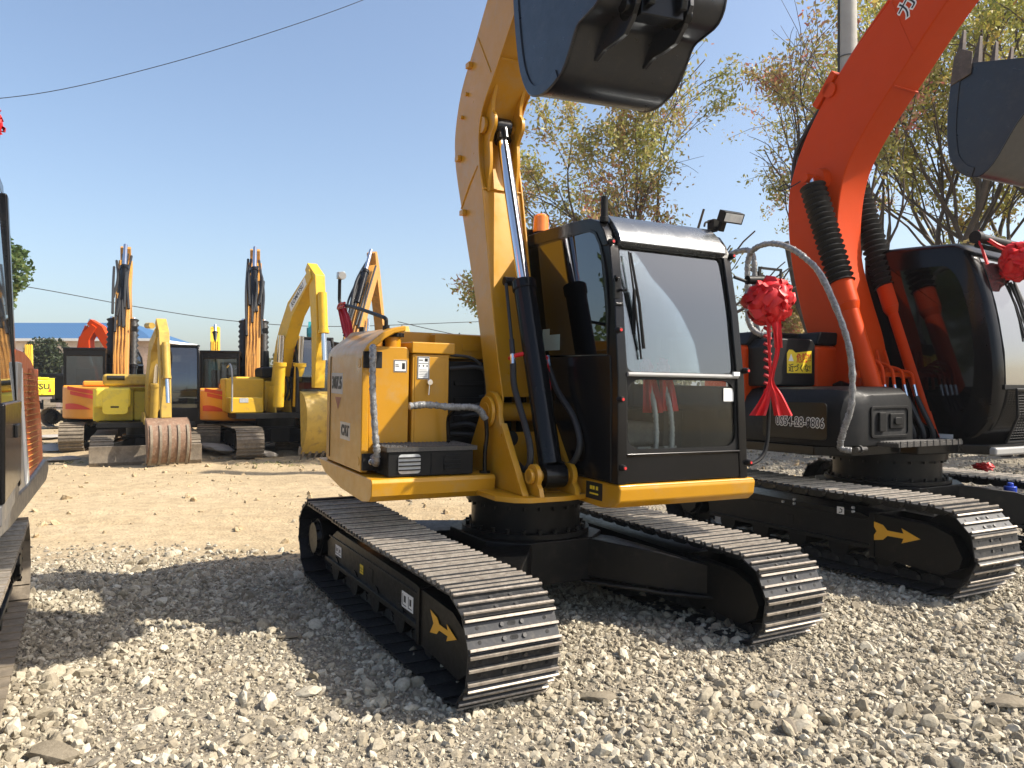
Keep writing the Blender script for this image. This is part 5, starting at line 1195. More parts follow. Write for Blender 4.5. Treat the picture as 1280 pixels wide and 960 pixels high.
    def cyl_(p0, p1, sp, rb, y, nm='hydraulic_cylinder', bm=None):
        P0 = A @ Vector((p0[0], y, p0[1])); P1 = A @ Vector((p1[0], y, p1[1])); q = P0.lerp(P1, sp)
        m = MB(); m.cyl(P0, q, rb*s, n=14); m.cyl(P0.lerp(P1, sp*.92), q, rb*1.2*s, n=14); c_ = m.build(nm, bm or barm, root)
        if bellow and nm == 'hydraulic_cylinder': bellows(None, q, P0.lerp(P1, .97), rb*1.4*s, 9, c_)
        m = MB(); m.cyl(q, P1, rb*.6*s, n=12); m.build('piston_rod', 'chrome', c_)
    if cyl:
        p0, p1, sp, rb = cyl[0]
        for y in ((-.05-aw-.09, -.05+aw+.09) if twin else (-.05,)): cyl_(p0, p1, sp, rb, y)
        for (p0, p1, sp, rb) in cyl[1:]: cyl_(p0, p1, sp, rb, -.05, 'stick_cylinder')
    # pipes along the back of the boom
    for y in (-.17, -.09, .0, .08)[: (4 if lod else 2)]:
        c_ = [Vector(p) for p in boom_c]; q = []
        for i, p in enumerate(c_):
            d = (c_[min(i+1, len(c_)-1)]-c_[max(i-1, 0)]).normalized(); n = Vector((-d.y, d.x)); q.append(p+n*(boom_h[i]+.03))
        m = Sa(MB()); m.tube(smooth_path([(p.x, y, p.y) for p in q[:-1]], 3), .018, 6); m.build('boom_pipe', arm, bo)
    if hoses:
        g_ = random.Random(int(X*10)); c_ = [Vector(p) for p in boom_c]
        for k in range(9):
            y = -.05+g_.uniform(-.24, .24); p0_ = c_[1].lerp(c_[2], g_.uniform(0, .9)); p1_ = c_[2].lerp(c_[3], g_.uniform(.3, 1.15)); n = Vector((-(p1_-p0_).y, (p1_-p0_).x)).normalized()
            m = Sa(MB()); a_ = p0_+n*.36; b__ = p1_+n*.30; mid = (a_+b__)/2+n*g_.uniform(.05, .22)
            m.tube(smooth_path([(a_.x, y, a_.y), (mid.x, y+g_.uniform(-.08, .08), mid.y), (b__.x, y+g_.uniform(-.05, .05), b__.y)], 5), .035, 6); m.build('hydraulic_hose', 'rubber', root)
        p = c_[1]; m = Sa(MB()); m.box(p.x-.2, p.x-.1, -.45, -.32, p.y+.35, p.y+.5); m.build('boom_light', 'blackflat', root, bevel=.01)
    if stick_c:
        m = Sa(MB()); beam(m, stick_c, stick_h, -.05-aw*.75, -.05+aw*.75); m.build('stick', arm, root, bevel=.01*s)
    if bkt:
        b = bucket(root, bkt, -.05-bw, -.05+bw, bkt_mat, 5, warp=lambda x, y, z: tuple(A @ Vector((x, y, z))), th=.025, tooth_len=.2, tooth_mat='bg_steel')
        if ribs:
            pr = smooth2(bkt, 3)[:11]; cen = Vector((2.6, .7))
            for k in range(5):
                y = -.05-bw+.06+(2*bw-.12)*k/4
                o2 = [tuple(Vector(p)+(Vector(p)-cen).normalized()*.03) for p in pr]
                m = Sa(MB()); m.prism(pr+o2[::-1], y-.028, y+.028, 'y'); m.build('wear_rib', 'bg_steel', b, bevel=.004)
    if blade:
        m = Sx(MB()); c_ = [(2.05, .02), (2.10, .12), (2.08, .30), (2.12, .50)]
        m.prism(c_+[(x-.05, z) for x, z in c_[::-1]], -1.2, 1.2, 'y'); bl = m.build('dozer_blade', 'bg_steel', root, bevel=.006)
        m = Sx(MB())
        for y in (-.4, .4): m.box(.8, 2.06, y-.07, y+.07, .18, .34)
        m.build('blade_arm', 'bg_steel', root)
    if extra: extra(root, s, cw_, bo, A)
    return root
# A: seen from behind, tall raised boom
def exA(root, s, cw_, bo, A):
    T = Matrix.Scale(s, 4)
    for (pts) in ([(-.85, 1.62), (.25, 1.38), (.25, 1.30), (-.8, 1.56)], [(-.80, 1.50), (.2, 1.26), (.2, 1.18), (-.6, 1.42)]):
        pass
    for k, (y0_, y1_, za, zb) in enumerate(((1.05, .30, 1.62, 1.48), (.98, .32, 1.50, 1.36))):
        m = MB(); m.T = T
        n = 6; vs = []
        for i in range(n+1):
            y = y0_+(y1_-y0_)*i/n; x = -.75-1.15*math.sqrt(max(0, 1-(y/1.22)**2))-.012; z = za+(zb-za)*i/n
            vs += [(x, y, z), (x, y, z-.09)]
        m.add(vs, [(2*i, 2*i+1, 2*i+3, 2*i+2) for i in range(n)]); m.build('stripe_decal', 'stripe', cw_, recalc=False)
    m = MB(); m.T = T; vs = []
    for i in range(7):
        y = 1.10-.62*i/6; x = -.75-1.15*math.sqrt(max(0, 1-(y/1.22)**2))-.012; vs += [(x, y, 1.04), (x, y, 1.04+.15*math.sin(math.pi*(.35+.65*i/6)))]
    m.add(vs, [(2*i, 2*i+1, 2*i+3, 2*i+2) for i in range(6)]); m.build('corner_decal', 'stripe', cw_, recalc=False)
    t = MB(); t.T = T
    t.tube(smooth_path([(-1.88, .25, 1.25), (-1.90, .0, 1.33), (-1.92, -.25, 1.28), (-1.9, -.1, 1.18), (-1.89, .2, 1.14), (-1.9, .0, 1.22)], 4), .014, 5); t.build('emblem', 'ink', cw_)
bc = [(.1, 1.55), (.65, 2.8), (1.55, 4.1), (2.8, 5.35)]
bh = [.16, .30, .27, .15]
A1 = bgx('orange yellow excavator seen from behind, tall raised boom before the blue roofed building', -9.95, 19.3, math.pi+.42, 'org_light', 'boom_old', bc, bh, [(2.7, 5.85), (2.95, 5.3), (3.6, 3.7), (3.95, 2.3)], [.1, .2, .15, .1], s=.93,
    cyl=[((.65, 1.2), (1.35, 3.6), .42, .10), ((1.15, 4.05), (2.6, 5.9), .6, .10)], extra=exA, hoses=True, boxes=False, bellow=True, cab_h=2.62, body_h=(.80, 1.72),
    bkt=[(4.1, 1.0), (4.5, 1.1), (4.9, 1.5), (4.9, 2.0), (4.4, 2.3), (4.0, 2.3)], bkt_mat='bucket')
C1 = bgx('orange excavator with faded red stripes, seen from behind between mini and bright yellow excavators', -6.4, 18.7, math.pi+.30, 'org_light', 'boom_old', bc, bh, [(2.7, 5.85), (2.95, 5.3), (3.6, 3.7), (3.95, 2.3)], [.1, .2, .15, .1], s=.90,
    cyl=[((.65, 1.2), (1.35, 3.6), .42, .10), ((1.15, 4.05), (2.6, 5.9), .6, .10)], extra=exA, hoses=True, boxes=False, bellow=True, cab_h=2.60, body_h=(.80, 1.70),
    bkt=[(4.1, 1.0), (4.5, 1.1), (4.9, 1.5), (4.9, 2.0), (4.4, 2.3), (4.0, 2.3)], bkt_mat='bucket')
# B: lemon yellow small excavator with blade, facing the camera
def exB(root, s, cw_, bo, A):
    m = MB(); m.T = Matrix.Scale(s, 4); m.prism(rrect(-.98, -.42, 1.2, 1.75, .1), .852, .862, 'x'); p = m.build('access_panel', 'ylw_lemon', root, bevel=.006)
    m = MB(); m.T = Matrix.Scale(s, 4); m.box(.862, .866, -.80, -.62, 1.36, 1.40); m.build('panel_slot', 'hole', p)
    m = MB(); m.T = Matrix.Scale(s, 4); m.box(.15, .85, -1.15, -.35, 1.35, 1.85); m.build('front_house', 'ylw_lemon', root, bevel=.06)
    m = MB(); m.T = Matrix.Scale(s, 4); m.box(-.3, .35, -1.0, .2, 1.9, 2.2); m.build('upper_hood', 'ylw_old', root, bevel=.06)
    m = MB(); m.T = Matrix.Scale(s, 4); m.cyl((.36, -.9, 2.1), (.37, -.5, 2.1), .06, n=12); m.build('grab_slot', 'hole', root)
    m = MB(); m.T = A; m.cyl((2.35, -.30, 3.3), (1.75, -.30, 3.34), .07, n=12); m.build('stick_cylinder', 'ylw_old', root)
    for k in range(3):
        m = MB(); m.T = A; m.tube(smooth_path([(1.5+.1*k, .12, 3.1), (1.4, .22+.05*k, 2.6), (1.2, .24, 2.2), (.9, .1, 1.9)], 4), .022, 6); m.build('hydraulic_hose', 'rubber', root)
B1 = bgx('lemon yellow mini excavator with worn dozer blade and rusty bucket on the dirt', -7.6, 15.9, .45, 'ylw_lemon', 'ylw_old', [(.95, 1.15), (1.15, 2.0), (1.55, 2.85), (2.2, 3.15)], [.14, .20, .19, .12],
    [(2.0, 3.45), (2.28, 3.1), (2.50, 2.1), (2.62, 1.15)], [.08, .15, .12, .07], s=.80, swing=.17, twin=False, blade=True, extra=exB, boxes=False, r_tail=1.5, track_w=.50, cab_h=2.95, barm='ylw_old', aw=.15,
    cyl=[((1.15, 1.0), (1.55, 2.6), .6, .09), ((2.55, 2.9), (2.85, 1.5), .6, .08)], bkt=[(2.86, .14), (3.0, .34), (3.08, .62), (3.02, .92), (2.84, 1.10), (2.62, 1.16)], bkt_mat='rust', ribs=True)
# D: yellow excavator with arched boom and bucket on the ground
def exD(root, s, cw_, bo, A):
    q = MB(); q.T = A
    text('KOMATSU', .17, A @ frame_mx((1.90, -.2085, 3.735), (.854, 0, .52), (-.52, 0, .854)), 'ink', bo, 'boom_lettering', bold=.005)
    m = MB(); m.T = A; m.prism([(1.52, 3.38), (2.42, 3.93), (2.32, 4.10), (1.40, 3.55)], -.2075, -.2045, 'y'); m.build('white_panel', 'white', bo)
    m = MB(); m.T = Matrix.Scale(s, 4); m.box(.852, .858, -1.0, -.8, 1.25, 1.36); m.build('lamp', 'lens', root)
    m = MB(); m.T = Matrix.Scale(s, 4); m.prism(rrect(-.9, -.1, 1.9, 2.25, .1), -.8, .4, 'x') if False else m.box(-.9, .1, -.35, .2, 1.86, 2.12); m.build('hood_cover', 'blackflat', root, bevel=.06)
    m = MB(); m.T = Matrix.Scale(s, 4); m.cyl((-.7, -.1, 2.0), (-.7, -.1, 2.55), .09, .07, n=14); m.build('exhaust_stack', 'blackflat', root)
    for k in range(4):
        m = MB(); m.T = A; m.tube(smooth_path([(.55, -.2+k*.1, 1.9), (.75, -.2+k*.1, 1.8), (.8, -.2+k*.1, 1.5), (.6, -.2+k*.1, 1.3)], 4), .03, 6); m.build('hydraulic_hose', 'rubber', root)
D1 = bgx('bright yellow excavator with white panel on its arched boom and dirty bucket on the ground', -5.35, 17.3, .50, 'ylw_komatsu', 'ylw_komatsu', [(.35, 1.55), (.75, 2.6), (1.45, 3.45), (2.6, 4.15)], [.16, .23, .22, .12],
    [(2.3, 4.35), (2.62, 4.05), (2.75, 2.9), (2.70, 1.6)], [.10, .19, .15, .09], s=.90, swing=.16, aw=.155, bw=.36, extra=exD, twin=True, track_w=.60,
    cyl=[((.95, 1.15), (1.15, 2.85), .62, .13), ((2.92, 3.7), (3.05, 2.2), .6, .10)], barm='ylw_komatsu', bkt=[(2.62, .14), (2.84, .45), (2.96, .80), (2.94, 1.15), (2.78, 1.42), (2.55, 1.52)], bkt_mat='ylw_old', ribs=False, cab_mat='blackflat')
# E: boom that rises behind the yellow tank
E1 = bgx('excavator whose leaning raised boom shows just left above the middle excavator hood', -4.2, 19.0, math.pi-.10, 'org_light', 'boom_old', bc, bh, [(2.7, 5.85), (2.95, 5.3), (3.6, 3.7), (3.95, 2.3)], [.1, .2, .15, .1], s=.88, hoses=True,
    cyl=[((.65, 1.2), (1.35, 3.6), .42, .10), ((1.15, 4.05), (2.6, 5.9), .6, .10)], boxes=False, bkt=[(4.1, 1.0), (4.5, 1.1), (4.9, 1.5), (4.9, 2.0), (4.4, 2.3), (4.0, 2.3)], bkt_mat='bucket')
# teal machines, far yellow ones and lone arms
F1 = bgx('teal excavator half hidden right of the mini excavator, in the second row', -10.6, 26, math.pi+.2, 'teal', 'teal', [(.1, 1.5), (.7, 2.3), (1.6, 2.7), (2.6, 2.6)], [.14, .2, .2, .12], [(2.4, 2.9), (2.6, 2.5), (2.6, 1.2)], [.08, .14, .08], s=.85, boxes=False, cab_mat='blackflat', barm='teal')
F2 = bgx('teal excavator with pale glass cab standing behind the bright yellow arched boom', -5.7, 22.5, .2, 'teal', 'teal', [(.3, 1.5), (.7, 2.6), (1.3, 3.0), (2.0, 3.2)], [.14, .2, .2, .12], [(1.9, 3.45), (2.1, 3.1), (2.2, 2.2)], [.08, .14, .08], s=.92, cab_mat='teal', barm='teal')
def exH(root, s, cw_, bo, A):
    text('KOMATSU', .42, frame_mx((-1.93*s, .05, 1.38*s), (0, -1, 0), (0, 0, 1)), 'ink', cw_, 'rear_lettering', bold=.014, width=2.0)
    m = MB(); m.T = Matrix.Scale(s, 4); m.add([(-1.62, -.85, 1.12), (-1.42, -1.02, 1.12), (-1.5, -.95, 1.36)], [(0, 1, 2)]); m.build('corner_decal', 'stripe', cw_, recalc=False)
H1 = bgx('bright yellow excavator far away at the left in front of the pale building', -26.6, 42, math.pi+.58, paint('clean yellow paint', (.75, .62, .02), .4), 'ylw_komatsu', [(.1, 1.5), (.8, 2.8), (1.5, 3.4), (2.4, 3.2)], [.2, .28, .26, .15], [(2.1, 3.5), (2.4, 3.2), (2.6, 1.6)], [.1, .18, .1], s=1.05, boxes=False, extra=exH, cab_mat='ylw_komatsu', barm='ylw_komatsu')
H2 = bgx('distant teal excavator beside the far lemon yellow one at the left', -24.6, 44, math.pi+.5, 'teal', 'teal', [(.1, 1.5), (.8, 2.2), (1.5, 2.5), (2.4, 2.2)], [.2, .25, .2, .15], [(2.1, 2.4), (2.4, 2.1), (2.6, 1.0)], [.1, .15, .1], s=.95, boxes=False, cab_mat='blackflat', barm='teal')
I1 = bgx('orange red excavator with only its bent arm showing above a black cab, far left', -14.95, 27.5, math.pi/2, 'blackflat', 'orange', [(-.1, 1.5), (-.35, 2.5), (-.32, 3.15), (.02, 3.60)], [.20, .23, .18, .11], [(-.18, 3.76), (.15, 3.48), (.55, 2.8), (.75, 2.2)], [.10, .18, .14, .1], s=1.0, boxes=False, barm='orange', cyl=[((.35, 1.3), (-.15, 2.7), .6, .08), ((-.5, 3.2), (-.2, 3.85), .6, .07)], r_tail=.95, track_a=1.0)
J1 = bgx('distant yellow excavator whose narrow upright boom shows between the two cabs', -11.9, 30.5, math.pi+.37, 'ylw_komatsu', 'ylw_komatsu', [(.1, 1.5), (.5, 2.5), (.9, 3.3), (1.3, 3.95)], [.16, .22, .18, .12], [(1.2, 4.0), (1.4, 3.7), (1.7, 2.2)], [.08, .13, .1], s=.98, boxes=False, cyl=[((.65, 1.3), (.9, 2.8), .6, .09), ((.8, 3.3), (1.25, 4.1), .6, .10)])
J2 = bgx('far yellow excavator whose arm tip peeks over the middle excavator hood', -5.75, 37.5, .4, 'ylw_old', 'ylw_old', [(.1, 1.5), (.8, 2.8), (1.6, 3.6), (2.4, 4.1)], [.16, .22, .2, .12], [(2.2, 4.4), (2.5, 4.0), (2.7, 2.2)], [.08, .13, .1], s=.98, boxes=False)
R1 = bgx('black and dark grey excavator at the far right edge beyond the orange one', 9.9, 10.6, .5, 'blackflat', 'orange', [(.3, 1.6), (-.2, 2.6), (.2, 3.6), (1.2, 4.6)], [.2, .26, .22, .14], None, None, s=.9, boxes=False, lod=0)
# ------------------------------------------------------------------ vegetation
def leaf_mat(name, stops, trans=.35):
    m, nt, b = _new(name); L = nt.links.new
    a = nt.nodes.new('ShaderNodeAttribute'); a.attribute_name = 'tone'
    r = _ramp(nt, stops); L(a.outputs['Fac'], r.inputs['Fac']); L(r.outputs[0], b.inputs['Base Color'])
    b.inputs['Roughness'].default_value = .5; b.inputs['Specular IOR Level'].default_value = .35
    t = nt.nodes.new('ShaderNodeBsdfTranslucent'); L(r.outputs[0], t.inputs['Color'])
    mx = nt.nodes.new('ShaderNodeMixShader'); mx.inputs[0].default_value = trans; L(b.outputs[0], mx.inputs[1]); L(t.outputs[0], mx.inputs[2])
    L(mx.outputs[0], nt.nodes['Material Output'].inputs['Surface']); return m
BARK = paint('grey brown bark', (.085, .065, .048), .9, var=.35, scale=6, bump=.5, bscale=30)
AUT = leaf_mat('thinning autumn leaves', [(0, (.19, .22, .05)), (.45, (.38, .37, .11)), (.72, (.44, .33, .14)), (.9, (.40, .21, .12)), (1, (.48, .16, .12))])
GRN = leaf_mat('yellow green leaves', [(0, (.17, .20, .04)), (.5, (.37, .37, .08)), (.8, (.52, .43, .10)), (1, (.52, .29, .09))])
DRK = leaf_mat('dark evergreen leaves', [(0, (.02, .03, .012)), (.6, (.04, .055, .02)), (1, (.08, .085, .04))], .2)
FRESH = leaf_mat('fresh green leaves', [(0, (.04, .08, .02)), (.6, (.09, .14, .035)), (1, (.19, .2, .06))])
def leaves_obj(name, centers, size, mat, parent, seed, tone_bias=None, drop=.0, aspect=.45):
    g = np.random.default_rng(seed); C = np.asarray(centers); n = len(C)
    d = g.normal(size=(n, 3)); d[:, 2] -= drop; d /= np.linalg.norm(d, axis=1)[:, None]
    s = np.cross(d, g.normal(size=(n, 3))); s /= np.linalg.norm(s, axis=1)[:, None]
    nn = np.cross(d, s); L = size*g.uniform(.6, 1.3, n)[:, None]; W = L*aspect
    v = np.stack([C-d*L*.5, C-d*L*.08+s*W*.5+nn*L*.06, C+d*L*.5, C-d*L*.08-s*W*.5+nn*L*.06], 1).reshape(-1, 3)
    me = bpy.data.meshes.new(name); me.vertices.add(4*n); me.vertices.foreach_set('co', v.astype(np.float32).ravel())
    idx = np.arange(4*n, dtype=np.int32); me.loops.add(4*n); me.loops.foreach_set('vertex_index', idx)
    me.polygons.add(n); me.polygons.foreach_set('loop_start', idx[::4].copy()); me.polygons.foreach_set('loop_total', np.full(n, 4, np.int32)); me.update(calc_edges=True)
    t = g.random(n)
    if tone_bias is not None: t = np.clip(t*.6+tone_bias*.5, 0, 1)
    a = me.attributes.new('tone', 'FLOAT', 'POINT'); a.data.foreach_set('value', np.repeat(t, 4).astype(np.float32))
    me.materials.append(mat); o = bpy.data.objects.new(name, me); COL.objects.link(o)
    if parent: o.parent = parent
    return o
def grow_tree(label, X, Y, stems, seed, mat, leaf=.10, per=9, spread=.75, depth=5, lean=.25, r0=.10, cat='tree', first=2.2, name='broadleaf_tree', shrink=.78, up=.22, minz=0, group=None, droop=.2, prune=0.0, clip=None):
    g = random.Random(seed); root = thing(name, label, cat, (X, Y, height(X, Y)), group=group); off0 = Vector((seed*1.3, 2, seed))
    mb = MB(); tips = []
    def rv(): return Vector((g.gauss(0, 1), g.gauss(0, 1), g.gauss(0, 1)))
    def br(p, d, L, r, lev):
        n = 4; pts = [p]; rs = [r]; q = p
        for i in range(n):
            d = (d+rv()*.10+Vector((0, 0, up*.12 if lev < 4 else -.04))).normalized(); q = q+d*L/n; pts.append(q); rs.append(r*(1-.42*(i+1)/n))
            if lev >= depth-1: tips.append((q, lev))
            if clip and lev >= 1:
                e = ((q.x-clip[0])/clip[2])**2+((q.z-clip[1])/clip[3])**2+(q.y/(clip[2]*1.1))**2
                if q.z > clip[1]-clip[3]*.9 and e > 1+.35*noise.noise(q*.9+off0): pts = pts[:]; mb.tube(pts, rs, 5, 0, cap=False); return
        mb.tube(pts, rs, 7 if lev < 2 else (5 if lev < 4 else 3), 0, cap=False)
        if lev >= depth: return
        k = g.choice([2, 3, 3]) if lev else 3
        for j in range(k):
            if prune and lev > 2 and g.random() < prune: continue
            a = rv(); a = (a-d*a.dot(d)).normalized()
            t = g.uniform(.45, 1) if j else 1; s_ = pts[0].lerp(pts[-1], t) if t < 1 else q
            i0 = min(n-1, int(t*n)); s_ = pts[i0].lerp(pts[i0+1], t*n-i0) if t < 1 else q
            nd = (d+a*spread*g.uniform(.55, 1.15)+Vector((0, 0, up))).normalized()
            if j == 0 and lev < 3: nd = (d+a*spread*.35+Vector((0, 0, up))).normalized()
            br(s_, nd, L*shrink*g.uniform(.8, 1.15), r*.56 if j else r*.62, lev+1)
    for (dx, dy, lx, ly, f) in stems:
        br(Vector((dx, dy, 0)), Vector((lx, ly, 1)).normalized(), first*f, r0*(.8+.3*f), 0)
    mb.build('trunk', BARK, root, smooth=True, angle=80, recalc=False)
    C = []; T = []; off = Vector((seed, seed*.7, 0))
    for p, lev in tips:
        if p.z < minz: continue
        k = noise.noise(p*.55+off)
        m_ = per*(.8+2.0*k)*(1 if lev == depth else .5)
        for _ in range(max(0, int(m_+g.random()))):
            C.append(tuple(p+rv()*.12)); T.append(min(1, max(0, .5+noise.noise(p*.8-off)*1.1)))
    if C: leaves_obj('crown', C, leaf, mat, root, seed, np.array(T), droop)
    return root
grow_tree('sparse reddish green tree standing alone directly behind the middle excavator cab', 2.45, 15.6, [(-.15, 0, -.08, 0, 1.1), (.25, .1, .05, .05, 1.15), (.35, -.1, .25, -.05, .9), (-.25, .1, -.32, .05, .9)], 4, AUT, leaf=.105, per=20, first=2.45, r0=.085, spread=.74, depth=5, up=.12, minz=3.2, clip=(-.15, 6.45, 2.5, 2.75))
TR = [('tall tree with red brown leaves left of the grey utility pole', 6.65, 15.4, [(-.1, 0, -.10, 0, 1.15), (.2, 0, .12, .05, 1.2), (.0, .2, -.20, .1, 1.1), (.1, 0, .0, -.1, 1.0)], 11, AUT, 2.7, .10, (0, 7.3, 1.75, 4.0)),
      ('yellow green multi stemmed tree standing right behind the boom of the orange excavator', 8.4, 16.5, [(0, 0, .03, 0, 1.25), (.3, 0, .2, 0, 1.1), (-.3, 0, -.12, .1, 1.1)], 23, GRN, 3.0, .10, (.3, 7, 2.2, 4.5)),
      ('leaning yellow green tree behind the orange excavator cab, farther right', 10.2, 15.2, [(0, 0, .05, 0, 1.2), (.3, 0, .25, 0, 1.0), (-.3, .1, -.15, 0, 1.15)], 31, GRN, 2.9, .10, None),
      ('red and green leaved tree at the right edge above the orange excavator bucket', 12.4, 17.5, [(0, 0, 0, 0, 1.3), (.3, 0, .2, 0, 1.0), (-.2, .1, -.22, 0, 1.15)], 47, AUT, 3.1, .11, None),
      ('thin tree with sparse leaves low behind the white wrapped handrail of the orange excavator', 7.4, 20.5, [(0, 0, 0, 0, 1), (-.2, 0, -.15, 0, .9)], 53, AUT, 1.5, .06, (0, 3.9, 1.2, 1.7))]
for lab, X, Y, st_, sd_, mt, fi, r0, cl_ in TR:
    grow_tree(lab, X, Y, st_, sd_, mt, leaf=.115, per=20, first=fi, r0=r0, spread=.62, depth=5, up=.2, minz=2.0, clip=cl_)
def clump_tree(label, X, Y, zc, rx, rz, seed, mat, n, leaf, name='evergreen_tree', trunk_r=.12, lumps=14, shell=.55):
    root = thing(name, label, 'tree', (X, Y, height(X, Y))); g = random.Random(seed)
    m = MB(); m.tube(smooth_path([(0, 0, -.1), (.03*rx, 0, zc*.5), (-.03*rx, .02, zc+rz*.5)], 4), [trunk_r*(1-.06*i) for i in range(9)], 8)
    for k in range(7):
        a = g.uniform(0, 6.28); z = zc-rz*.5+g.random()*rz*.9; m.tube([(0, 0, z-.3*rz), (math.cos(a)*rx*.7, math.sin(a)*rx*.7, z+.25*rz)], [trunk_r*.35, .01], 5)
    m.build('trunk', BARK, root)
    C = []; T = []
    ls = []
    for k in range(lumps):
        a = g.uniform(0, 6.28); z = g.uniform(-.8, .85); q = math.sqrt(1-z*z)*g.uniform(.45, .85); ls.append((Vector((math.cos(a)*q*rx, math.sin(a)*q*rx, zc+z*rz*.8)), g.uniform(.25, .45)))
    for i in range(n):
        c, r_ = g.choice(ls); v = Vector((g.gauss(0, 1), g.gauss(0, 1), g.gauss(0, 1))).normalized()*g.uniform(shell, 1.05)**.5
        p = c+Vector((v.x*rx*r_*1.3, v.y*rx*r_*1.3, v.z*rz*r_*1.3)); C.append(tuple(p)); T.append(.5+.5*noise.noise(p*1.1))
    leaves_obj('crown', C, leaf, mat, root, seed, np.array(T), aspect=.6)
    return root
clump_tree('dark round evergreen tree in front of the pale wall of the blue roofed building', -27.6, 46, 2.7, 1.45, 1.5, 3, DRK, 5200, .22)
clump_tree('fresh green tree rising behind the cut off excavator at the left edge', -16.0, 24, 5.0, .85, 1.25, 6, FRESH, 3000, .17, name='broadleaf_tree')
clump_tree('narrow upright green tree seen between the red rosette and the orange boom', 8.05, 21.5, 2.9, .38, 1.3, 8, FRESH, 1500, .13, name='evergreen_tree', lumps=16)
clump_tree('bushy green tree beyond the left edge of the picture, nearer one', -21, 13, 4.6, 3.0, 3.6, 12, FRESH, 7000, .3, name='broadleaf_tree')
clump_tree('bushy green tree beyond the left edge of the picture, farther one', -27, 8, 5.0, 3.2, 4.2, 13, FRESH, 7000, .3, name='broadleaf_tree')
clump_tree('bushy dark tree beyond the left edge of the picture', -24, 3, 4.6, 3.0, 3.8, 14, DRK, 7000, .3)
# far wood along the horizon: one mass
g = random.Random(77); C = []; T = []
for k in range(330):
    X = g.uniform(-150, 150); Y = g.uniform(95, 150); h = g.uniform(5.0, 8.2) if X < -15 else g.uniform(4, 9.5)
    r_ = g.uniform(2.2, 4.2); t = g.random()
    for i in range(70):
        v = Vector((g.gauss(0, 1), g.gauss(0, 1), g.gauss(0, 1))).normalized()*g.random()**.35
        C.append((X+v.x*r_, Y+v.y*r_, h*.52+v.z*h*.48+.1)); T.append(.35+.5*t)
o = leaves_obj('distant_wood', C, 1.0, leaf_mat('distant foliage', [(0, (.04, .055, .02)), (.6, (.09, .10, .035)), (1, (.17, .14, .06))], .2), None, 5, np.array(T), aspect=.8); o['kind'] = 'stuff'
g = random.Random(5); C = []
for k in range(60):
    X = g.uniform(-12, -1.5) if k < 40 else g.uniform(-20, 8); Y = g.uniform(13.5, 24) if k < 40 else g.uniform(20, 40); r_ = g.uniform(.1, .5)
    if abs(X) > .75*Y: continue
    for i in range(int(90*r_)+12):
        x = X+g.gauss(0, r_); y = Y+g.gauss(0, r_*.5); C.append((x, y, height(x, y)+.03))
o = leaves_obj('weeds', C, .09, leaf_mat('yard weeds', [(0, (.07, .10, .03)), (.6, (.20, .20, .07)), (1, (.36, .30, .15))], .2), None, 9, None, aspect=.2); o['kind'] = 'stuff'
# ------------------------------------------------------------------ building with blue roof
B = thing('farm_building', 'long pale building with blue corrugated roof far behind the parked excavators', 'building', (-24.7, 52, height(-24.7, 52)))
wallm = paint('pale pink render', (.74, .62, .54), .9, var=.10, scale=.6, dirt=(.35, .2, .13), dirt_amt=.30)
brick = paint('patched brown and white wall', (.55, .40, .30), .9, dirt=(.30, .12, .07), dirt_amt=.5, scale=1.6, var=.2)
m = MB(); m.box(-22, -4.2, 0, 6, -.3, 4.75); wl = m.build('wall', wallm, B)
m = MB(); m.box(-4.195, 0, 0.0, 6, -.3, 4.75); m.build('end_wall', brick, B)
rm_, nt, b_ = _new('blue corrugated sheet'); L = nt.links.new
tc = nt.nodes.new('ShaderNodeTexCoord'); wv = nt.nodes.new('ShaderNodeTexWave'); wv.inputs['Scale'].default_value = 1.6; wv.wave_profile = 'SIN'; L(tc.outputs['Object'], wv.inputs['Vector'])
rr_ = _ramp(nt, [(0, (.03, .09, .20)), (1, (.055, .15, .30))]); L(wv.outputs['Fac'], rr_.inputs['Fac']); L(rr_.outputs[0], b_.inputs['Base Color']); b_.inputs['Roughness'].default_value = .5
bp = nt.nodes.new('ShaderNodeBump'); bp.inputs['Distance'].default_value = .05; L(wv.outputs['Fac'], bp.inputs['Height']); L(bp.outputs[0], b_.inputs['Normal'])
m = MB(); m.add([(-22.4, -.6, 4.75), (.5, -.6, 4.75), (-2.7, 3, 6.15), (-22.4, 3, 6.15), (.5, 6.6, 4.75), (-22.4, 6.6, 4.75)], [(0, 1, 2, 3), (1, 4, 2), (4, 5, 3, 2), (0, 3, 5), (0, 5, 4, 1)]); rf = m.build('roof', rm_, B, smooth=False)
m = MB(); m.box(-22.4, .52, -.68, -.605, 4.62, 4.80); m.box(.505, .57, -.6, 6.6, 4.62, 4.80); m.build('eave_trim', 'white', rf)
for k in range(5):
    x = -18.5+k*3.3
    m = MB(); m.box(x, x+1.5, -.03, -.005, 1.6, 3.6); wn = m.build('window', 'bg_glass', B)
    m = MB(); 
    for a in (x-.06, x+.72, x+1.5): m.box(a, a+.07, -.06, -.031, 1.55, 3.66)
    for z in (1.55, 2.9, 3.6): m.box(x-.06, x+1.57, -.065, -.033, z, z+.07)
    m.build('window_frame', 'white', wn)
m = MB(); m.box(-20.8, -20.0, .6, 1.6, 5.1, 5.75); m.box(-20.95, -19.85, .45, 1.7, 5.75, 5.82); m.build('roof_vent', 'white', rf)
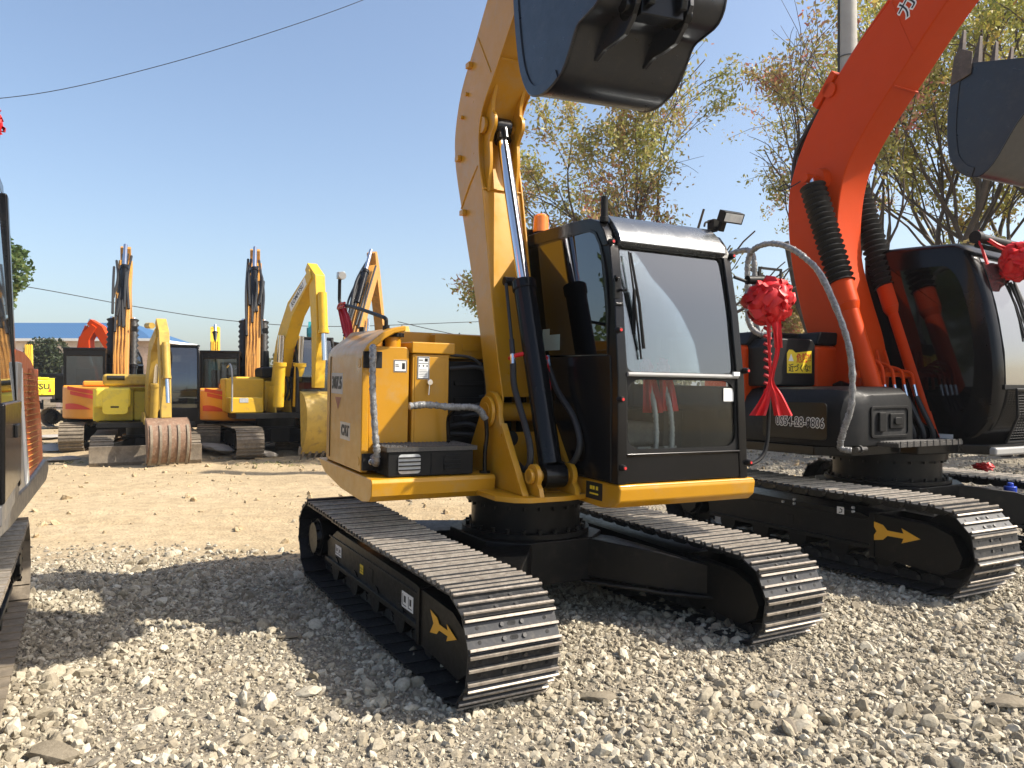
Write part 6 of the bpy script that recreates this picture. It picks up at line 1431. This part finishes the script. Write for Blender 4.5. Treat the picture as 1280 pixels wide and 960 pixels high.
# ------------------------------------------------------------------ poles and wires
conc = paint('grey concrete', (.34, .33, .30), .85, var=.12, scale=2, bump=.2, bscale=60)
P = thing('utility_pole', 'grey concrete utility pole rising behind the orange boom', 'pole', (5.28, 12.0, 0))
m = MB(); m.tube([(0, 0, -.3), (0, 0, 10.5)], [.17, .125], 20); m.build('pole_shaft', conc, P)
m = MB(); m.tube([(-.17, -.02, 0.1), (-.135, -.02, 10.4)], .018, 6); m.build('pole_cable', 'rubber', P)
for z in (5.7, 6.6):
    m = MB(); m.cyl((0, 0, z), (0, 0, z+.012), .158, n=20); m.build('pole_band', 'bolt', P)
P = thing('utility_pole', 'thin distant pole above the yellow engine hood of the middle excavator', 'pole', (-8.6, 60, 0))
m = MB(); m.cyl((0, 0, -.3), (0, 0, 6.4), .09, n=8); m.box(-.5, .5, -.04, .04, 6.1, 6.18); m.build('pole_shaft', conc, P)
def wire(label, pts, r):
    m = MB(); m.tube(smooth_path(pts, 8), r, 5); o = m.build('power_line', 'rubber', None); tag(o, label, 'cable')
def at(u, v, Y): return ((u-640)/F_*Y, Y, CH+(YH-v)/F_*Y)
wire('thick black power line crossing the top left of the sky', [at(-80, 130, 17), at(60, 114, 17.5), at(200, 81, 18.3), at(330, 42, 19), at(450, 0, 20), at(560, -48, 21)], .009)
wire('long thin wire sagging behind the raised orange boom from the left tree', [at(-20, 350, 40), at(60, 363, 41), at(180, 385, 43), at(300, 402, 45), at(420, 408, 47), at(600, 402, 50)], .022)
wire('faint far wire running from the distant thin pole to the right', [at(497, 402, 60), at(540, 412, 60), at(600, 424, 60), at(660, 431, 60)], .03)
# ------------------------------------------------------------------ rubble in the yard
cm = paint('broken concrete', (.36, .33, .29), .9, var=.15, bump=.4, bscale=20)
for lab, u, v, s, sc in (('grey concrete post stub lying on the dirt left of the dozer blade', 84, 572, .30, (2.2, .6, .45)), ('low heap of grey rubble beside the far left excavator track', 62, 548, .5, (1.5, 1, .35)),
                         ('rounded grey boulder between the orange and the yellow excavator tracks', 268, 566, .42, (1.1, .8, .6)), ('broken pale stone in front of the yellow excavator track', 335, 566, .28, (1.2, .8, .7)), ('flat rubble pile left of the brown bucket and behind the blade', 246, 548, .4, (1.3, .8, .4)),
                         ('large earth lump at the left behind the louvered hood', 66, 560, .45, (1.3, 1, .4))):
    X = (u-640)/F_; Yd = CH*F_/(v-YH); vv, ff = var2[hash(lab) % 8 if False else len(lab) % 8]
    m = MB(); m.add([(p[0]*s*sc[0], p[1]*s*sc[1], p[2]*s*sc[2]) for p in vv], ff.tolist()); o = m.build('rubble_stone', cm, None, angle=20); o.location = (X*Yd, Yd, height(X*Yd, Yd)+s*sc[2]*.3); o.rotation_euler = (0, .05, len(lab)*.7); tag(o, lab, 'rubble')
# ------------------------------------------------------------------ hazy air
hb = MB(); hb.box(-700, 700, -400, 900, -3.5, 14.0)
hm = bpy.data.materials.new('hazy air'); hm.use_nodes = True; nt = hm.node_tree; nt.nodes.remove(nt.nodes['Principled BSDF'])
pv = nt.nodes.new('ShaderNodeVolumePrincipled'); pv.inputs['Color'].default_value = (.93, .96, 1, 1); pv.inputs['Density'].default_value = .0007; pv.inputs['Anisotropy'].default_value = .3
nt.links.new(pv.outputs[0], nt.nodes['Material Output'].inputs['Volume'])
hz = hb.build('haze', hm, None, smooth=False); hz['kind'] = 'stuff'
